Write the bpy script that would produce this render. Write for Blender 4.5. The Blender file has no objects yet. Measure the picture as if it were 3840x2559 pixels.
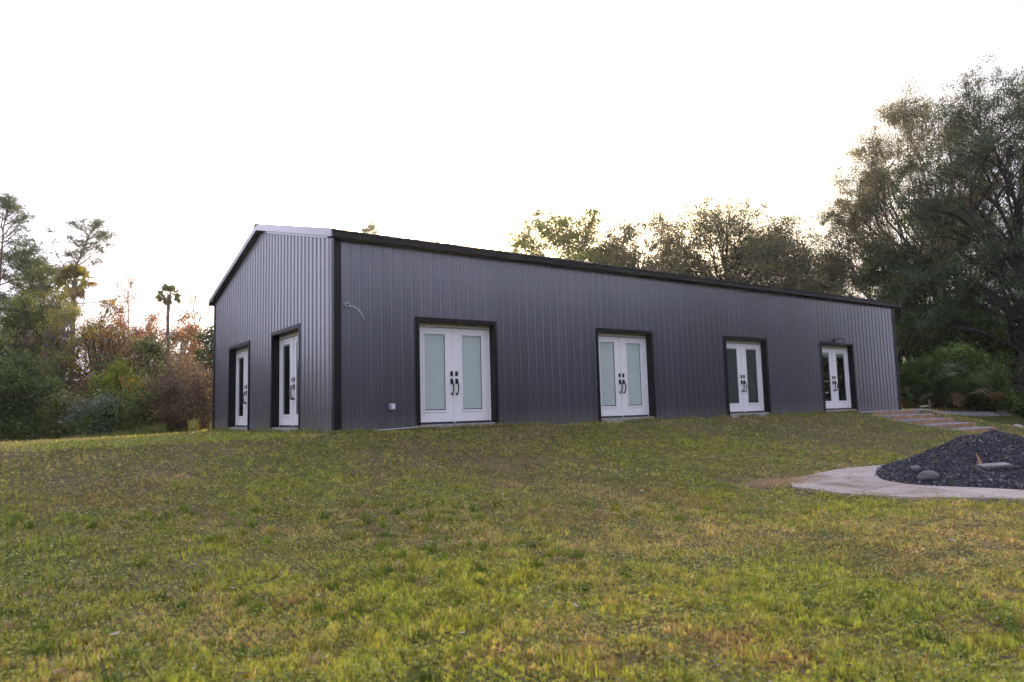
import bpy, math, random
import numpy as np
from mathutils import Vector, Matrix

S = bpy.context.scene
COL = S.collection
PI = math.pi

# ------------------------------------------------------------------ camera frame
CAM = np.array([-5.188, -13.068, 0.217])
YAW, PITCH, ROLL, FPX = 0.6219, 0.0984, -0.0267, 2681.4
L_, W_ = 21.49, 9.54                      # building length and width
cyw, syw = math.cos(YAW), math.sin(YAW)

def at(px, depth):
    """ground position lying `depth` metres out on the bearing of photo column px"""
    lat = (px - 1920) * depth / FPX
    return (CAM[0] + lat * cyw + depth * syw, CAM[1] - lat * syw + depth * cyw)

# ------------------------------------------------------------------ noise
_rs = np.random.RandomState(5)
_T = _rs.rand(256, 256)
def vnoise(x, y, s=1.0, o=0.0):
    x = np.asarray(x, float) / s + o + 100; y = np.asarray(y, float) / s + o * 1.7 + 100
    xi = np.floor(x).astype(int); yi = np.floor(y).astype(int)
    fx = x - xi; fy = y - yi
    fx = fx * fx * (3 - 2 * fx); fy = fy * fy * (3 - 2 * fy)
    a = _T[xi & 255, yi & 255]; b = _T[(xi + 1) & 255, yi & 255]
    c = _T[xi & 255, (yi + 1) & 255]; d = _T[(xi + 1) & 255, (yi + 1) & 255]
    return (a * (1 - fx) + b * fx) * (1 - fy) + (c * (1 - fx) + d * fx) * fy

def sstep(a, b, x):
    t = np.clip((x - a) / (b - a), 0, 1)
    return t * t * (3 - 2 * t)

# stairs are cut into the bank at the right end of the building
STX0, STX1 = 18.75, 21.62
STY = [-0.42, -1.05, -1.69, -2.33, -2.98]
STZ = [-0.115, -0.265, -0.415, -0.565, -0.715]

def ground(x, y):
    x = np.asarray(x, float); y = np.asarray(y, float)
    df = np.maximum(0, -y - 0.35)
    z = -0.125 - 1.22 * (1 - np.exp(-df / 4.6))
    # left shoulder
    dl = np.maximum(0, -x - 1.0)
    z = z - 0.10 * (1 - np.exp(-dl / 6.0))
    back = np.maximum(0, y - 7.5) * sstep(0.0, 3.0, -x)
    z = z - 0.075 * np.minimum(back, 14)
    # right shoulder
    dr = np.maximum(0, x - 22.6)
    z = z - 0.85 * (1 - np.exp(-dr / 3.2)) * sstep(1.0, -1.8, y) * (1 - sstep(5, 13, df)) - 0.06 * np.maximum(0, x - 30) * (x < 60) - (x >= 60) * 1.8
    db = np.maximum(0, y - 11.0)
    z = z - 0.03 * np.minimum(db, 20)
    # gentle lumps of the lawn
    z = z + (vnoise(x, y, 3.1) - 0.5) * 0.10 * sstep(0.5, 3, df) + (vnoise(x, y, 1.1, 9) - 0.5) * 0.035 * sstep(0.3, 1.5, df)
    # bed of the stairs
    inx = sstep(STX0 - 0.9, STX0 + 0.1, x) * (1 - sstep(STX1 + 0.0, STX1 + 0.8, x))
    ramp = np.interp(-y, [0.2, 0.42, 2.98, 4.2, 6.5], [-0.2, -0.24, -0.84, -0.93, -1.08])
    iny = sstep(0.35, 0.0, y) * (1 - sstep(4.2, 6.0, -y))
    z = z * (1 - inx * iny) + ramp * inx * iny
    r = np.hypot(x - 5, y + 2)
    z = z - np.maximum(0, r - 60) * 0.01
    return z

# ------------------------------------------------------------------ object helpers
def tag(o, label=None, cat=None, group=None, kind=None):
    if label: o['label'] = label
    if cat: o['category'] = cat
    if group: o['group'] = group
    if kind: o['kind'] = kind
    return o

def empty(name, loc=(0, 0, 0), label=None, cat=None, group=None, parent=None):
    o = bpy.data.objects.new(name, None); o.location = loc
    o.empty_display_size = 0.2
    COL.objects.link(o)
    if parent: o.parent = parent
    return tag(o, label, cat, group)

def link_mesh(name, me, mats, parent=None, loc=None):
    o = bpy.data.objects.new(name, me)
    for m in (mats if isinstance(mats, (list, tuple)) else [mats]): me.materials.append(m)
    COL.objects.link(o)
    if loc is not None: o.location = loc
    if parent: o.parent = parent
    return o

def np_mesh(name, V, F=None, quads=None, tris=None, col=None, smooth=False, mi=None):
    """fast mesh from numpy arrays. quads (n,4) and tris (n,3) index arrays"""
    me = bpy.data.meshes.new(name)
    V = np.asarray(V, np.float32)
    idx = []; tot = []
    if quads is not None and len(quads):
        idx.append(np.asarray(quads, np.int32).ravel()); tot.append(np.full(len(quads), 4, np.int32))
    if tris is not None and len(tris):
        idx.append(np.asarray(tris, np.int32).ravel()); tot.append(np.full(len(tris), 3, np.int32))
    idx = np.concatenate(idx); tot = np.concatenate(tot)
    st = np.concatenate([[0], np.cumsum(tot)[:-1]]).astype(np.int32)
    me.vertices.add(len(V)); me.vertices.foreach_set('co', V.ravel())
    me.loops.add(len(idx)); me.loops.foreach_set('vertex_index', idx)
    me.polygons.add(len(tot)); me.polygons.foreach_set('loop_start', st)
    if mi is not None: me.polygons.foreach_set('material_index', np.asarray(mi, np.int32))
    me.update(calc_edges=True)
    if smooth: me.polygons.foreach_set('use_smooth', np.ones(len(tot), bool))
    else: me.polygons.foreach_set('use_smooth', np.zeros(len(tot), bool))
    if col is not None:
        a = me.color_attributes.new('Col', 'FLOAT_COLOR', 'POINT')
        c = np.ones((len(V), 4), np.float32); c[:, :3] = col
        a.data.foreach_set('color', c.ravel())
    return me

class MB:
    """mesh builder that collects simple solids and links them as ONE object"""
    def __init__(s): s.v = []; s.f = []; s.m = []
    def add(s, v, f, mi=0):
        n = len(s.v); s.v += [tuple(p) for p in v]; s.f += [tuple(i + n for i in q) for q in f]; s.m += [mi] * len(f); return s
    def box(s, a, b, mi=0):
        x0, y0, z0 = [min(p, q) for p, q in zip(a, b)]; x1, y1, z1 = [max(p, q) for p, q in zip(a, b)]
        return s.add([(x0, y0, z0), (x1, y0, z0), (x1, y1, z0), (x0, y1, z0), (x0, y0, z1), (x1, y0, z1), (x1, y1, z1), (x0, y1, z1)],
                     [(0, 3, 2, 1), (4, 5, 6, 7), (0, 1, 5, 4), (1, 2, 6, 5), (2, 3, 7, 6), (3, 0, 4, 7)], mi)
    def prism(s, poly, d, mi=0):
        """extrude the polygon (3D points) by vector d"""
        n = len(poly); p = [Vector(q) for q in poly]; d = Vector(d)
        return s.add([tuple(q) for q in p] + [tuple(q + d) for q in p],
                     [tuple(range(n))[::-1], tuple(range(n, 2 * n))] + [(i, (i + 1) % n, n + (i + 1) % n, n + i) for i in range(n)], mi)
    def tube(s, pts, r, k=8, mi=0, cap=True):
        pts = [Vector(p) for p in pts]; n = len(pts)
        if not isinstance(r, (list, tuple)): r = [r] * n
        base = []; prev = None
        for i, p in enumerate(pts):
            t = (pts[min(i + 1, n - 1)] - pts[max(i - 1, 0)]).normalized()
            a = t.cross(Vector((0, 0, 1)) if abs(t.z) < 0.95 else Vector((1, 0, 0))).normalized()
            if prev is not None:
                a = (prev - t * prev.dot(t)).normalized()
            prev = a; b = t.cross(a)
            base.append([p + (a * math.cos(2 * PI * j / k) + b * math.sin(2 * PI * j / k)) * r[i] for j in range(k)])
        v = [tuple(q) for ring in base for q in ring]; f = []
        for i in range(n - 1):
            for j in range(k):
                f.append((i * k + j, i * k + (j + 1) % k, (i + 1) * k + (j + 1) % k, (i + 1) * k + j))
        if cap: f += [tuple(range(k))[::-1], tuple(range((n - 1) * k, n * k))]
        return s.add(v, f, mi)
    def build(s, name, mats, parent=None, bevel=0, smooth=False, loc=None):
        me = bpy.data.meshes.new(name); me.from_pydata(s.v, [], s.f); me.update()
        me.polygons.foreach_set('material_index', np.asarray(s.m, np.int32))
        if smooth: me.polygons.foreach_set('use_smooth', np.ones(len(s.f), bool))
        o = link_mesh(name, me, mats, parent, loc)
        if bevel:
            b = o.modifiers.new('Bevel', 'BEVEL'); b.width = bevel; b.segments = 2; b.limit_method = 'ANGLE'
        return o

# ------------------------------------------------------------------ materials
def mat(name):
    m = bpy.data.materials.new(name); m.use_nodes = True
    nt = m.node_tree; b = nt.nodes['Principled BSDF']
    return m, nt, b

def noise_node(nt, scale, detail=4, rough=0.55, src='Object', dist=0.0):
    tc = nt.nodes.new('ShaderNodeTexCoord'); n = nt.nodes.new('ShaderNodeTexNoise')
    n.inputs['Scale'].default_value = scale; n.inputs['Detail'].default_value = detail
    n.inputs['Roughness'].default_value = rough; n.inputs['Distortion'].default_value = dist
    nt.links.new(tc.outputs[src], n.inputs['Vector'])
    return n, tc

def ramp(nt, fac, stops):
    r = nt.nodes.new('ShaderNodeValToRGB'); e = r.color_ramp.elements
    while len(e) < len(stops): e.new(0.5)
    for i, (p, c) in enumerate(stops):
        e[i].position = p; e[i].color = (*c, 1) if len(c) == 3 else c
    nt.links.new(fac, r.inputs['Fac']); return r

def simple(name, c, rough=0.6, metal=0.0, var=0.15, scale=6.0, spec=0.5, bump=0.0, bscale=60):
    m, nt, b = mat(name)
    n, tc = noise_node(nt, scale)
    lo = tuple(max(0, v * (1 - var)) for v in c); hi = tuple(v * (1 + var) for v in c)
    r = ramp(nt, n.outputs['Fac'], [(0.3, lo), (0.7, hi)])
    nt.links.new(r.outputs['Color'], b.inputs['Base Color'])
    b.inputs['Roughness'].default_value = rough; b.inputs['Metallic'].default_value = metal
    b.inputs['Specular IOR Level'].default_value = spec
    if bump:
        n2 = nt.nodes.new('ShaderNodeTexNoise'); n2.inputs['Scale'].default_value = bscale; n2.inputs['Detail'].default_value = 5
        nt.links.new(tc.outputs['Object'], n2.inputs['Vector'])
        bp = nt.nodes.new('ShaderNodeBump'); bp.inputs['Strength'].default_value = bump; bp.inputs['Distance'].default_value = 0.02
        nt.links.new(n2.outputs['Fac'], bp.inputs['Height']); nt.links.new(bp.outputs['Normal'], b.inputs['Normal'])
    return m

def siding_mat():
    m, nt, b = mat('charcoal_painted_metal')
    tc = nt.nodes.new('ShaderNodeTexCoord')
    mp = nt.nodes.new('ShaderNodeMapping'); mp.inputs['Scale'].default_value = (1.1, 1.1, 0.25)
    n = nt.nodes.new('ShaderNodeTexNoise'); n.inputs['Scale'].default_value = 2.2; n.inputs['Detail'].default_value = 3
    nt.links.new(tc.outputs['Object'], mp.inputs['Vector']); nt.links.new(mp.outputs['Vector'], n.inputs['Vector'])
    r = ramp(nt, n.outputs['Fac'], [(0.3, (0.029, 0.028, 0.046)), (0.7, (0.038, 0.036, 0.058))])
    # dust kicked up at the foot of the wall
    n3 = nt.nodes.new('ShaderNodeTexNoise'); n3.inputs['Scale'].default_value = 7; n3.inputs['Detail'].default_value = 5
    nt.links.new(tc.outputs['Object'], n3.inputs['Vector'])
    sx = nt.nodes.new('ShaderNodeSeparateXYZ'); nt.links.new(tc.outputs['Object'], sx.inputs[0])
    mr = nt.nodes.new('ShaderNodeMapRange'); mr.inputs['From Min'].default_value = 0.28; mr.inputs['From Max'].default_value = -0.15
    nt.links.new(sx.outputs['Z'], mr.inputs['Value'])
    mu = nt.nodes.new('ShaderNodeMath'); mu.operation = 'MULTIPLY'; nt.links.new(mr.outputs['Result'], mu.inputs[0]); nt.links.new(n3.outputs['Fac'], mu.inputs[1])
    mx = nt.nodes.new('ShaderNodeMixRGB'); mx.inputs[2].default_value = (0.16, 0.145, 0.12, 1)
    nt.links.new(mu.outputs[0], mx.inputs[0]); nt.links.new(r.outputs['Color'], mx.inputs[1])
    # sheets are 36 inches wide and differ slightly in tone
    sm = nt.nodes.new('ShaderNodeMath'); sm.operation = 'ADD'; nt.links.new(sx.outputs['X'], sm.inputs[0]); nt.links.new(sx.outputs['Y'], sm.inputs[1])
    dv = nt.nodes.new('ShaderNodeMath'); dv.operation = 'DIVIDE'; dv.inputs[1].default_value = 0.9144; nt.links.new(sm.outputs[0], dv.inputs[0])
    fl = nt.nodes.new('ShaderNodeMath'); fl.operation = 'FLOOR'; nt.links.new(dv.outputs[0], fl.inputs[0])
    wn = nt.nodes.new('ShaderNodeTexWhiteNoise'); wn.noise_dimensions = '1D'; nt.links.new(fl.outputs[0], wn.inputs['W'])
    m2 = nt.nodes.new('ShaderNodeMapRange'); m2.inputs['To Min'].default_value = 0.82; m2.inputs['To Max'].default_value = 1.2; nt.links.new(wn.outputs['Value'], m2.inputs['Value'])
    vm = nt.nodes.new('ShaderNodeVectorMath'); vm.operation = 'SCALE'; nt.links.new(mx.outputs[0], vm.inputs[0]); nt.links.new(m2.outputs['Result'], vm.inputs['Scale'])
    nt.links.new(vm.outputs[0], b.inputs['Base Color'])
    b.inputs['Roughness'].default_value = 0.33
    b.inputs['Specular IOR Level'].default_value = 0.75
    b.inputs['Coat Weight'].default_value = 1.0; b.inputs['Coat Roughness'].default_value = 0.24; b.inputs['Coat IOR'].default_value = 1.68
    # slight oil-canning of the sheet
    n2 = nt.nodes.new('ShaderNodeTexNoise'); n2.inputs['Scale'].default_value = 3.0; n2.inputs['Detail'].default_value = 2
    nt.links.new(mp.outputs['Vector'], n2.inputs['Vector'])
    bp = nt.nodes.new('ShaderNodeBump'); bp.inputs['Strength'].default_value = 0.25; bp.inputs['Distance'].default_value = 0.03
    nt.links.new(n2.outputs['Fac'], bp.inputs['Height']); nt.links.new(bp.outputs['Normal'], b.inputs['Normal'])
    return m

def leaf_mat(name, trans=0.35, rough=0.55, spec=0.25, tint=(1.25, 1.15, 0.6)):
    m, nt, b = mat(name)
    a = nt.nodes.new('ShaderNodeVertexColor'); a.layer_name = 'Col'
    nt.links.new(a.outputs['Color'], b.inputs['Base Color'])
    b.inputs['Roughness'].default_value = rough; b.inputs['Specular IOR Level'].default_value = spec
    t = nt.nodes.new('ShaderNodeBsdfTranslucent')
    mu = nt.nodes.new('ShaderNodeMixRGB'); mu.blend_type = 'MULTIPLY'; mu.inputs[0].default_value = 1; mu.inputs[2].default_value = (*tint, 1)
    nt.links.new(a.outputs['Color'], mu.inputs[1]); nt.links.new(mu.outputs[0], t.inputs['Color'])
    mix = nt.nodes.new('ShaderNodeMixShader'); mix.inputs[0].default_value = trans
    nt.links.new(b.outputs[0], mix.inputs[1]); nt.links.new(t.outputs[0], mix.inputs[2])
    nt.links.new(mix.outputs[0], nt.nodes['Material Output'].inputs['Surface'])
    return m

def bark_mat(name, c):
    return simple(name, c, rough=0.9, var=0.35, scale=5, spec=0.15, bump=0.6, bscale=30)

M = {}
M['siding'] = siding_mat()
M['black'] = simple('black_trim_metal', (0.008, 0.008, 0.0095), rough=0.42, var=0.15, spec=0.22)
def gloss_trim():
    m = simple('glossy_black_trim', (0.05, 0.05, 0.055), rough=0.26, var=0.1, spec=0.8)
    b = m.node_tree.nodes['Principled BSDF']; b.inputs['Coat Weight'].default_value = 1.0; b.inputs['Coat Roughness'].default_value = 0.15; b.inputs['Metallic'].default_value = 0.5
    return m
M['gloss'] = gloss_trim()
M['roof'] = simple('dark_roof_metal', (0.014, 0.0125, 0.012), rough=0.4, var=0.2, spec=0.35)
M['screw'] = simple('screw_head', (0.03, 0.03, 0.033), rough=0.4)
M['white'] = simple('white_door_paint', (0.78, 0.77, 0.77), rough=0.38, var=0.04, scale=3)
M['tan'] = simple('raw_wood_jamb', (0.42, 0.35, 0.25), rough=0.75, var=0.25, scale=12)
M['blackhw'] = simple('matt_black_hardware', (0.012, 0.012, 0.013), rough=0.45, var=0.1)
M['rubber'] = simple('dark_sweep', (0.02, 0.02, 0.025), rough=0.7)
M['concrete'] = simple('concrete', (0.30, 0.28, 0.26), rough=0.9, var=0.22, scale=5, bump=0.4, bscale=40)
M['interior'] = simple('interior_floor', (0.12, 0.11, 0.1), rough=0.7)
M['liner'] = simple('interior_liner', (0.20, 0.19, 0.18), rough=0.9)
M['grey'] = simple('grey_plastic_box', (0.33, 0.34, 0.36), rough=0.5)
M['cable'] = simple('white_cable', (0.65, 0.66, 0.68), rough=0.5)
M['galv'] = simple('gunmetal_lamp', (0.06, 0.06, 0.065), rough=0.35)

def glass_mat():
    m, nt, b = mat('door_glass')
    g = nt.nodes.new('ShaderNodeBsdfGlossy'); g.inputs['Roughness'].default_value = 0.02; g.inputs['Color'].default_value = (0.9, 0.95, 0.95, 1)
    t = nt.nodes.new('ShaderNodeBsdfTransparent'); t.inputs['Color'].default_value = (0.93, 0.965, 0.955, 1)
    f = nt.nodes.new('ShaderNodeLayerWeight'); f.inputs['Blend'].default_value = 0.5
    pw = nt.nodes.new('ShaderNodeMath'); pw.operation = 'POWER'; pw.inputs[1].default_value = 4.5; nt.links.new(f.outputs['Facing'], pw.inputs[0])
    ad = nt.nodes.new('ShaderNodeMath'); ad.operation = 'MULTIPLY_ADD'; ad.inputs[1].default_value = 0.9; ad.inputs[2].default_value = 0.07; nt.links.new(pw.outputs[0], ad.inputs[0])
    mix = nt.nodes.new('ShaderNodeMixShader'); nt.links.new(ad.outputs[0], mix.inputs[0])
    nt.links.new(t.outputs[0], mix.inputs[1]); nt.links.new(g.outputs[0], mix.inputs[2])
    nt.links.new(mix.outputs[0], nt.nodes['Material Output'].inputs['Surface'])
    return m
M['glass'] = glass_mat()
M['blind'] = simple('pale_blind_slats', (0.80, 0.81, 0.78), rough=0.6, var=0.03)
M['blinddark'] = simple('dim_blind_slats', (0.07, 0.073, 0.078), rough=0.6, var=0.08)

# ------------------------------------------------------------------ world and light
SUN_AZ, SUN_EL = math.radians(34.5), math.radians(11.5)
def world():
    w = bpy.data.worlds.new('World'); S.world = w; w.use_nodes = True
    nt = w.node_tree; bg = nt.nodes['Background']; out = nt.nodes['World Output']
    sky = nt.nodes.new('ShaderNodeTexSky'); sky.sky_type = 'NISHITA'; sky.sun_disc = False
    sky.sun_elevation = SUN_EL; sky.sun_rotation = SUN_AZ
    nt.links.new(sky.outputs[0], bg.inputs['Color']); bg.inputs['Strength'].default_value = 0.12
    # thin, bright cloud deck over nearly the whole sky
    tc = nt.nodes.new('ShaderNodeTexCoord')
    mp = nt.nodes.new('ShaderNodeMapping'); mp.inputs['Scale'].default_value = (1, 1, 2.6)
    nt.links.new(tc.outputs['Generated'], mp.inputs['Vector'])
    n = nt.nodes.new('ShaderNodeTexNoise'); n.inputs['Scale'].default_value = 1.7; n.inputs['Detail'].default_value = 6; n.inputs['Roughness'].default_value = 0.5
    nt.links.new(mp.outputs[0], n.inputs['Vector'])
    cr = ramp(nt, n.outputs['Fac'], [(0.40, (0.52, 0.53, 0.60)), (0.50, (0.97, 0.98, 1.33)), (0.72, (1.08, 1.08, 1.42))])
    bg2 = nt.nodes.new('ShaderNodeBackground'); bg2.inputs['Strength'].default_value = 1.05
    nt.links.new(cr.outputs[0], bg2.inputs['Color'])
    # the cloud is far brighter round the veiled sun
    d = (math.sin(SUN_AZ) * math.cos(SUN_EL), math.cos(SUN_AZ) * math.cos(SUN_EL), math.sin(SUN_EL))
    dot = nt.nodes.new('ShaderNodeVectorMath'); dot.operation = 'DOT_PRODUCT'; dot.inputs[1].default_value = d
    nrm = nt.nodes.new('ShaderNodeVectorMath'); nrm.operation = 'NORMALIZE'; nt.links.new(tc.outputs['Generated'], nrm.inputs[0])
    nt.links.new(nrm.outputs[0], dot.inputs[0])
    mx0 = nt.nodes.new('ShaderNodeMath'); mx0.operation = 'MAXIMUM'; mx0.inputs[1].default_value = 0.0; nt.links.new(dot.outputs['Value'], mx0.inputs[0])
    prev = cr.outputs[0]
    for pw, c in ((4.0, (0.45, 0.38, 0.30)), (22.0, (10.0, 7.6, 4.2)), (60.0, (6.0, 4.3, 2.3)), (400.0, (16.0, 10.5, 5.0))):
        p = nt.nodes.new('ShaderNodeMath'); p.operation = 'POWER'; p.inputs[1].default_value = pw; nt.links.new(mx0.outputs[0], p.inputs[0])
        sc = nt.nodes.new('ShaderNodeVectorMath'); sc.operation = 'SCALE'; sc.inputs[0].default_value = c; nt.links.new(p.outputs[0], sc.inputs['Scale'])
        ad = nt.nodes.new('ShaderNodeVectorMath'); ad.operation = 'ADD'; nt.links.new(prev, ad.inputs[0]); nt.links.new(sc.outputs[0], ad.inputs[1]); prev = ad.outputs[0]
    nt.links.new(prev, bg2.inputs['Color'])
    mix = nt.nodes.new('ShaderNodeMixShader'); mix.inputs[0].default_value = 0.88
    nt.links.new(bg.outputs[0], mix.inputs[1]); nt.links.new(bg2.outputs[0], mix.inputs[2])
    nt.links.new(mix.outputs[0], out.inputs['Surface'])
    ld = bpy.data.lights.new('sun', 'SUN'); ld.energy = 3.6; ld.angle = math.radians(0.6); ld.color = (1.0, 0.80, 0.55)
    lo = bpy.data.objects.new('sun', ld); COL.objects.link(lo)
    d = Vector((math.sin(SUN_AZ) * math.cos(SUN_EL), math.cos(SUN_AZ) * math.cos(SUN_EL), math.sin(SUN_EL)))
    lo.rotation_euler = d.to_track_quat('Z', 'Y').to_euler(); lo.location = (20, 60, 30)
world()

def camera():
    fw = Vector((math.sin(YAW) * math.cos(PITCH), math.cos(YAW) * math.cos(PITCH), math.sin(PITCH)))
    r = Vector((math.cos(YAW), -math.sin(YAW), 0)); u = r.cross(fw)
    r2 = r * math.cos(ROLL) + u * math.sin(ROLL); u2 = -r * math.sin(ROLL) + u * math.cos(ROLL)
    cd = bpy.data.cameras.new('camera'); co = bpy.data.objects.new('camera', cd); COL.objects.link(co)
    mtx = Matrix(((r2.x, u2.x, -fw.x, CAM[0]), (r2.y, u2.y, -fw.y, CAM[1]), (r2.z, u2.z, -fw.z, CAM[2]), (0, 0, 0, 1)))
    co.matrix_world = mtx
    cd.sensor_width = 36; cd.lens = FPX / 3840 * 36; cd.clip_end = 1500; cd.clip_start = 0.1
    cd.dof.use_dof = True; cd.dof.focus_distance = 17; cd.dof.aperture_fstop = 2.0
    S.camera = co
camera()
S.view_settings.view_transform = 'Standard'; S.view_settings.look = 'None'
S.view_settings.exposure = 0.5; S.view_settings.gamma = 1.0
S.render.engine = 'CYCLES'
S.cycles.max_bounces = 6; S.cycles.diffuse_bounces = 3; S.cycles.glossy_bounces = 3
S.cycles.transparent_max_bounces = 8; S.cycles.transmission_bounces = 4
S.cycles.use_denoising = True

# ------------------------------------------------------------------ building
SL = 0.249                                   # roof slope, 3 in 12
EY, EZ, RZ = -0.2055, 3.78, 5.02             # eave line and ridge
OG = 0.148                                   # overhang past the gables
CW = 0.2286                                  # rib spacing
DOORX = [2.744, 7.712, 12.655, 17.53]
DOORY = [2.926, 6.763]
OW, OH, FL, REC = 2.016, 2.2235, 0.08, 0.17  # surround width, height, flange and recess depth
IW, IH = OW - 2 * FL, OH - FL

B = empty('metal_building', (0, 0, 0), 'long charcoal ribbed metal building with black trim and white french doors on the lawn rise', 'building')

def profile(length, k=0.65):
    """break points (u, offset) of the ribbed sheet"""
    pts = []
    n = int(length / CW) + 1
    for i in range(n):
        c = i * CW + 0.075
        for du, o in ((-0.030, 0.0), (-0.0125, 0.019), (0.0125, 0.019), (0.030, 0.0),
                      (0.064, 0.0), (0.070, 0.0035), (0.082, 0.0035), (0.088, 0.0),
                      (0.140, 0.0), (0.146, 0.0035), (0.158, 0.0035), (0.164, 0.0)):
            pts.append((c + du, o * k))
    pts = [p for p in pts if 0 < p[0] < length]
    return [(0, 0)] + pts + [(length, 0)]

def wall(org, du, nrm, length, topf, openings, zb, screws=True):
    """ribbed sheet wall; openings: list of (u0,u1,ztop)"""
    org = np.array(org, float); du = np.array(du, float); nrm = np.array(nrm, float)
    P = profile(length, 0.9 if length < 12 else 0.65); us = [p[0] for p in P]; os_ = [p[1] for p in P]
    extra = sorted(set([o[0] for o in openings] + [o[1] for o in openings]))
    for e in extra:
        o = float(np.interp(e, us, os_)); k = np.searchsorted(us, e); us.insert(k, e); os_.insert(k, o)
    V = []; Q = []; mi = []
    for i in range(len(us) - 1):
        a, b = us[i], us[i + 1]
        if b - a < 1e-5: continue
        z0 = zb
        mid = (a + b) / 2
        for o in openings:
            if o[0] < mid < o[1]: z0 = o[2]
        n = len(V)
        for u, off, z in ((a, os_[i], z0), (b, os_[i + 1], z0), (b, os_[i + 1], topf(b)), (a, os_[i], topf(a))):
            p = org + du * u + nrm * off; V.append((p[0], p[1], z))
        Q.append((n, n + 1, n + 2, n + 3)); mi.append(0)
    # hex screw heads in rows
    if screws:
        rng = random.Random(int(length * 10))
        for row in (0.12, 1.05, 2.05, 2.95, 3.55, 4.2):
            i = 0
            while i * CW + 0.115 < length:
                u = i * CW + 0.075 + 0.045 + rng.uniform(-0.004, 0.004); z = row + rng.uniform(-0.015, 0.015); i += 1
                if z > topf(u) - 0.05: continue
                if any(o[0] - 0.03 < u < o[1] + 0.03 and z < o[2] + 0.08 for o in openings): continue
                n = len(V)
                for k in range(6):
                    p = org + du * (u + 0.0075 * math.cos(k * PI / 3)) + nrm * 0.007; V.append((p[0], p[1], z + 0.0075 * math.sin(k * PI / 3)))
                Q.append((n, n + 1, n + 2, n + 3)); Q.append((n, n + 3, n + 4, n + 5)); mi += [1, 1]
    me = np_mesh('wall', V, quads=Q, mi=mi)
    return link_mesh('wall', me, [M['siding'], M['screw']], B)

ZB = -0.105
gtop = lambda y: EZ + SL * (min(y, W_ - y) - EY) - 0.115
op_x = [(x - IW / 2 - 0.03, x + IW / 2 + 0.03, IH + 0.03) for x in DOORX]
wall((0, 0, 0), (1, 0, 0), (0, -1, 0), L_, lambda u: 3.69, op_x, ZB)
op_y = [(y - IW / 2 - 0.03, y + IW / 2 + 0.03, IH + 0.03) for y in DOORY]
wall((0, 0, 0), (0, 1, 0), (-1, 0, 0), W_, gtop, op_y, ZB)
wall((0, W_, 0), (1, 0, 0), (0, 1, 0), L_, lambda u: 3.69, [], ZB, False)
wall((L_, 0, 0), (0, 1, 0), (1, 0, 0), W_, gtop, [], ZB, False)

# inner lining and floor so that the rooms behind the glass are closed
li = MB()
T = 0.19
for (a, b, dx) in ((0, 0, 0),):
    xs = [0.0]
    # front lining pieces between the doors
    ed = [T] + sum([[x - IW / 2 - 0.02, x + IW / 2 + 0.02] for x in DOORX], []) + [L_ - T]
    for i in range(0, len(ed), 2): li.box((ed[i], T + 0.02, 0.0), (ed[i + 1], T + 0.06, 3.2))
    for x in DOORX: li.box((x - IW / 2 - 0.02, T + 0.02, IH + 0.02), (x + IW / 2 + 0.02, T + 0.06, 3.2))
    ed = [T + 0.06] + sum([[y - IW / 2 - 0.02, y + IW / 2 + 0.02] for y in DOORY], []) + [W_ - T - 0.06]
    for i in range(0, len(ed), 2): li.box((T + 0.02, ed[i], 0.0), (T + 0.06, ed[i + 1], 3.2))
    for y in DOORY: li.box((T + 0.02, y - IW / 2 - 0.02, IH + 0.02), (T + 0.06, y + IW / 2 + 0.02, 3.2))
    li.box((T, W_ - T - 0.06, 0), (L_ - T, W_ - T - 0.02, 3.2)); li.box((L_ - T - 0.06, T, 0), (L_ - T - 0.02, W_ - T - 0.07, 3.2))
    li.box((T, T, 3.2), (L_ - T, W_ - T, 3.24))
    li.box((9.9, T + 0.07, 0), (10.0, W_ - 0.3, 3.2)); li.box((14.9, T + 0.07, 0), (15.0, W_ - 0.3, 3.2))
li.build('interior_lining', M['liner'], B)
fo = MB()
fo.box((0.012, 0.012, -0.75), (L_ - 0.012, W_ - 0.012, -0.004))
fo.build('foundation_slab', M['concrete'], B)
st = MB()

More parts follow.
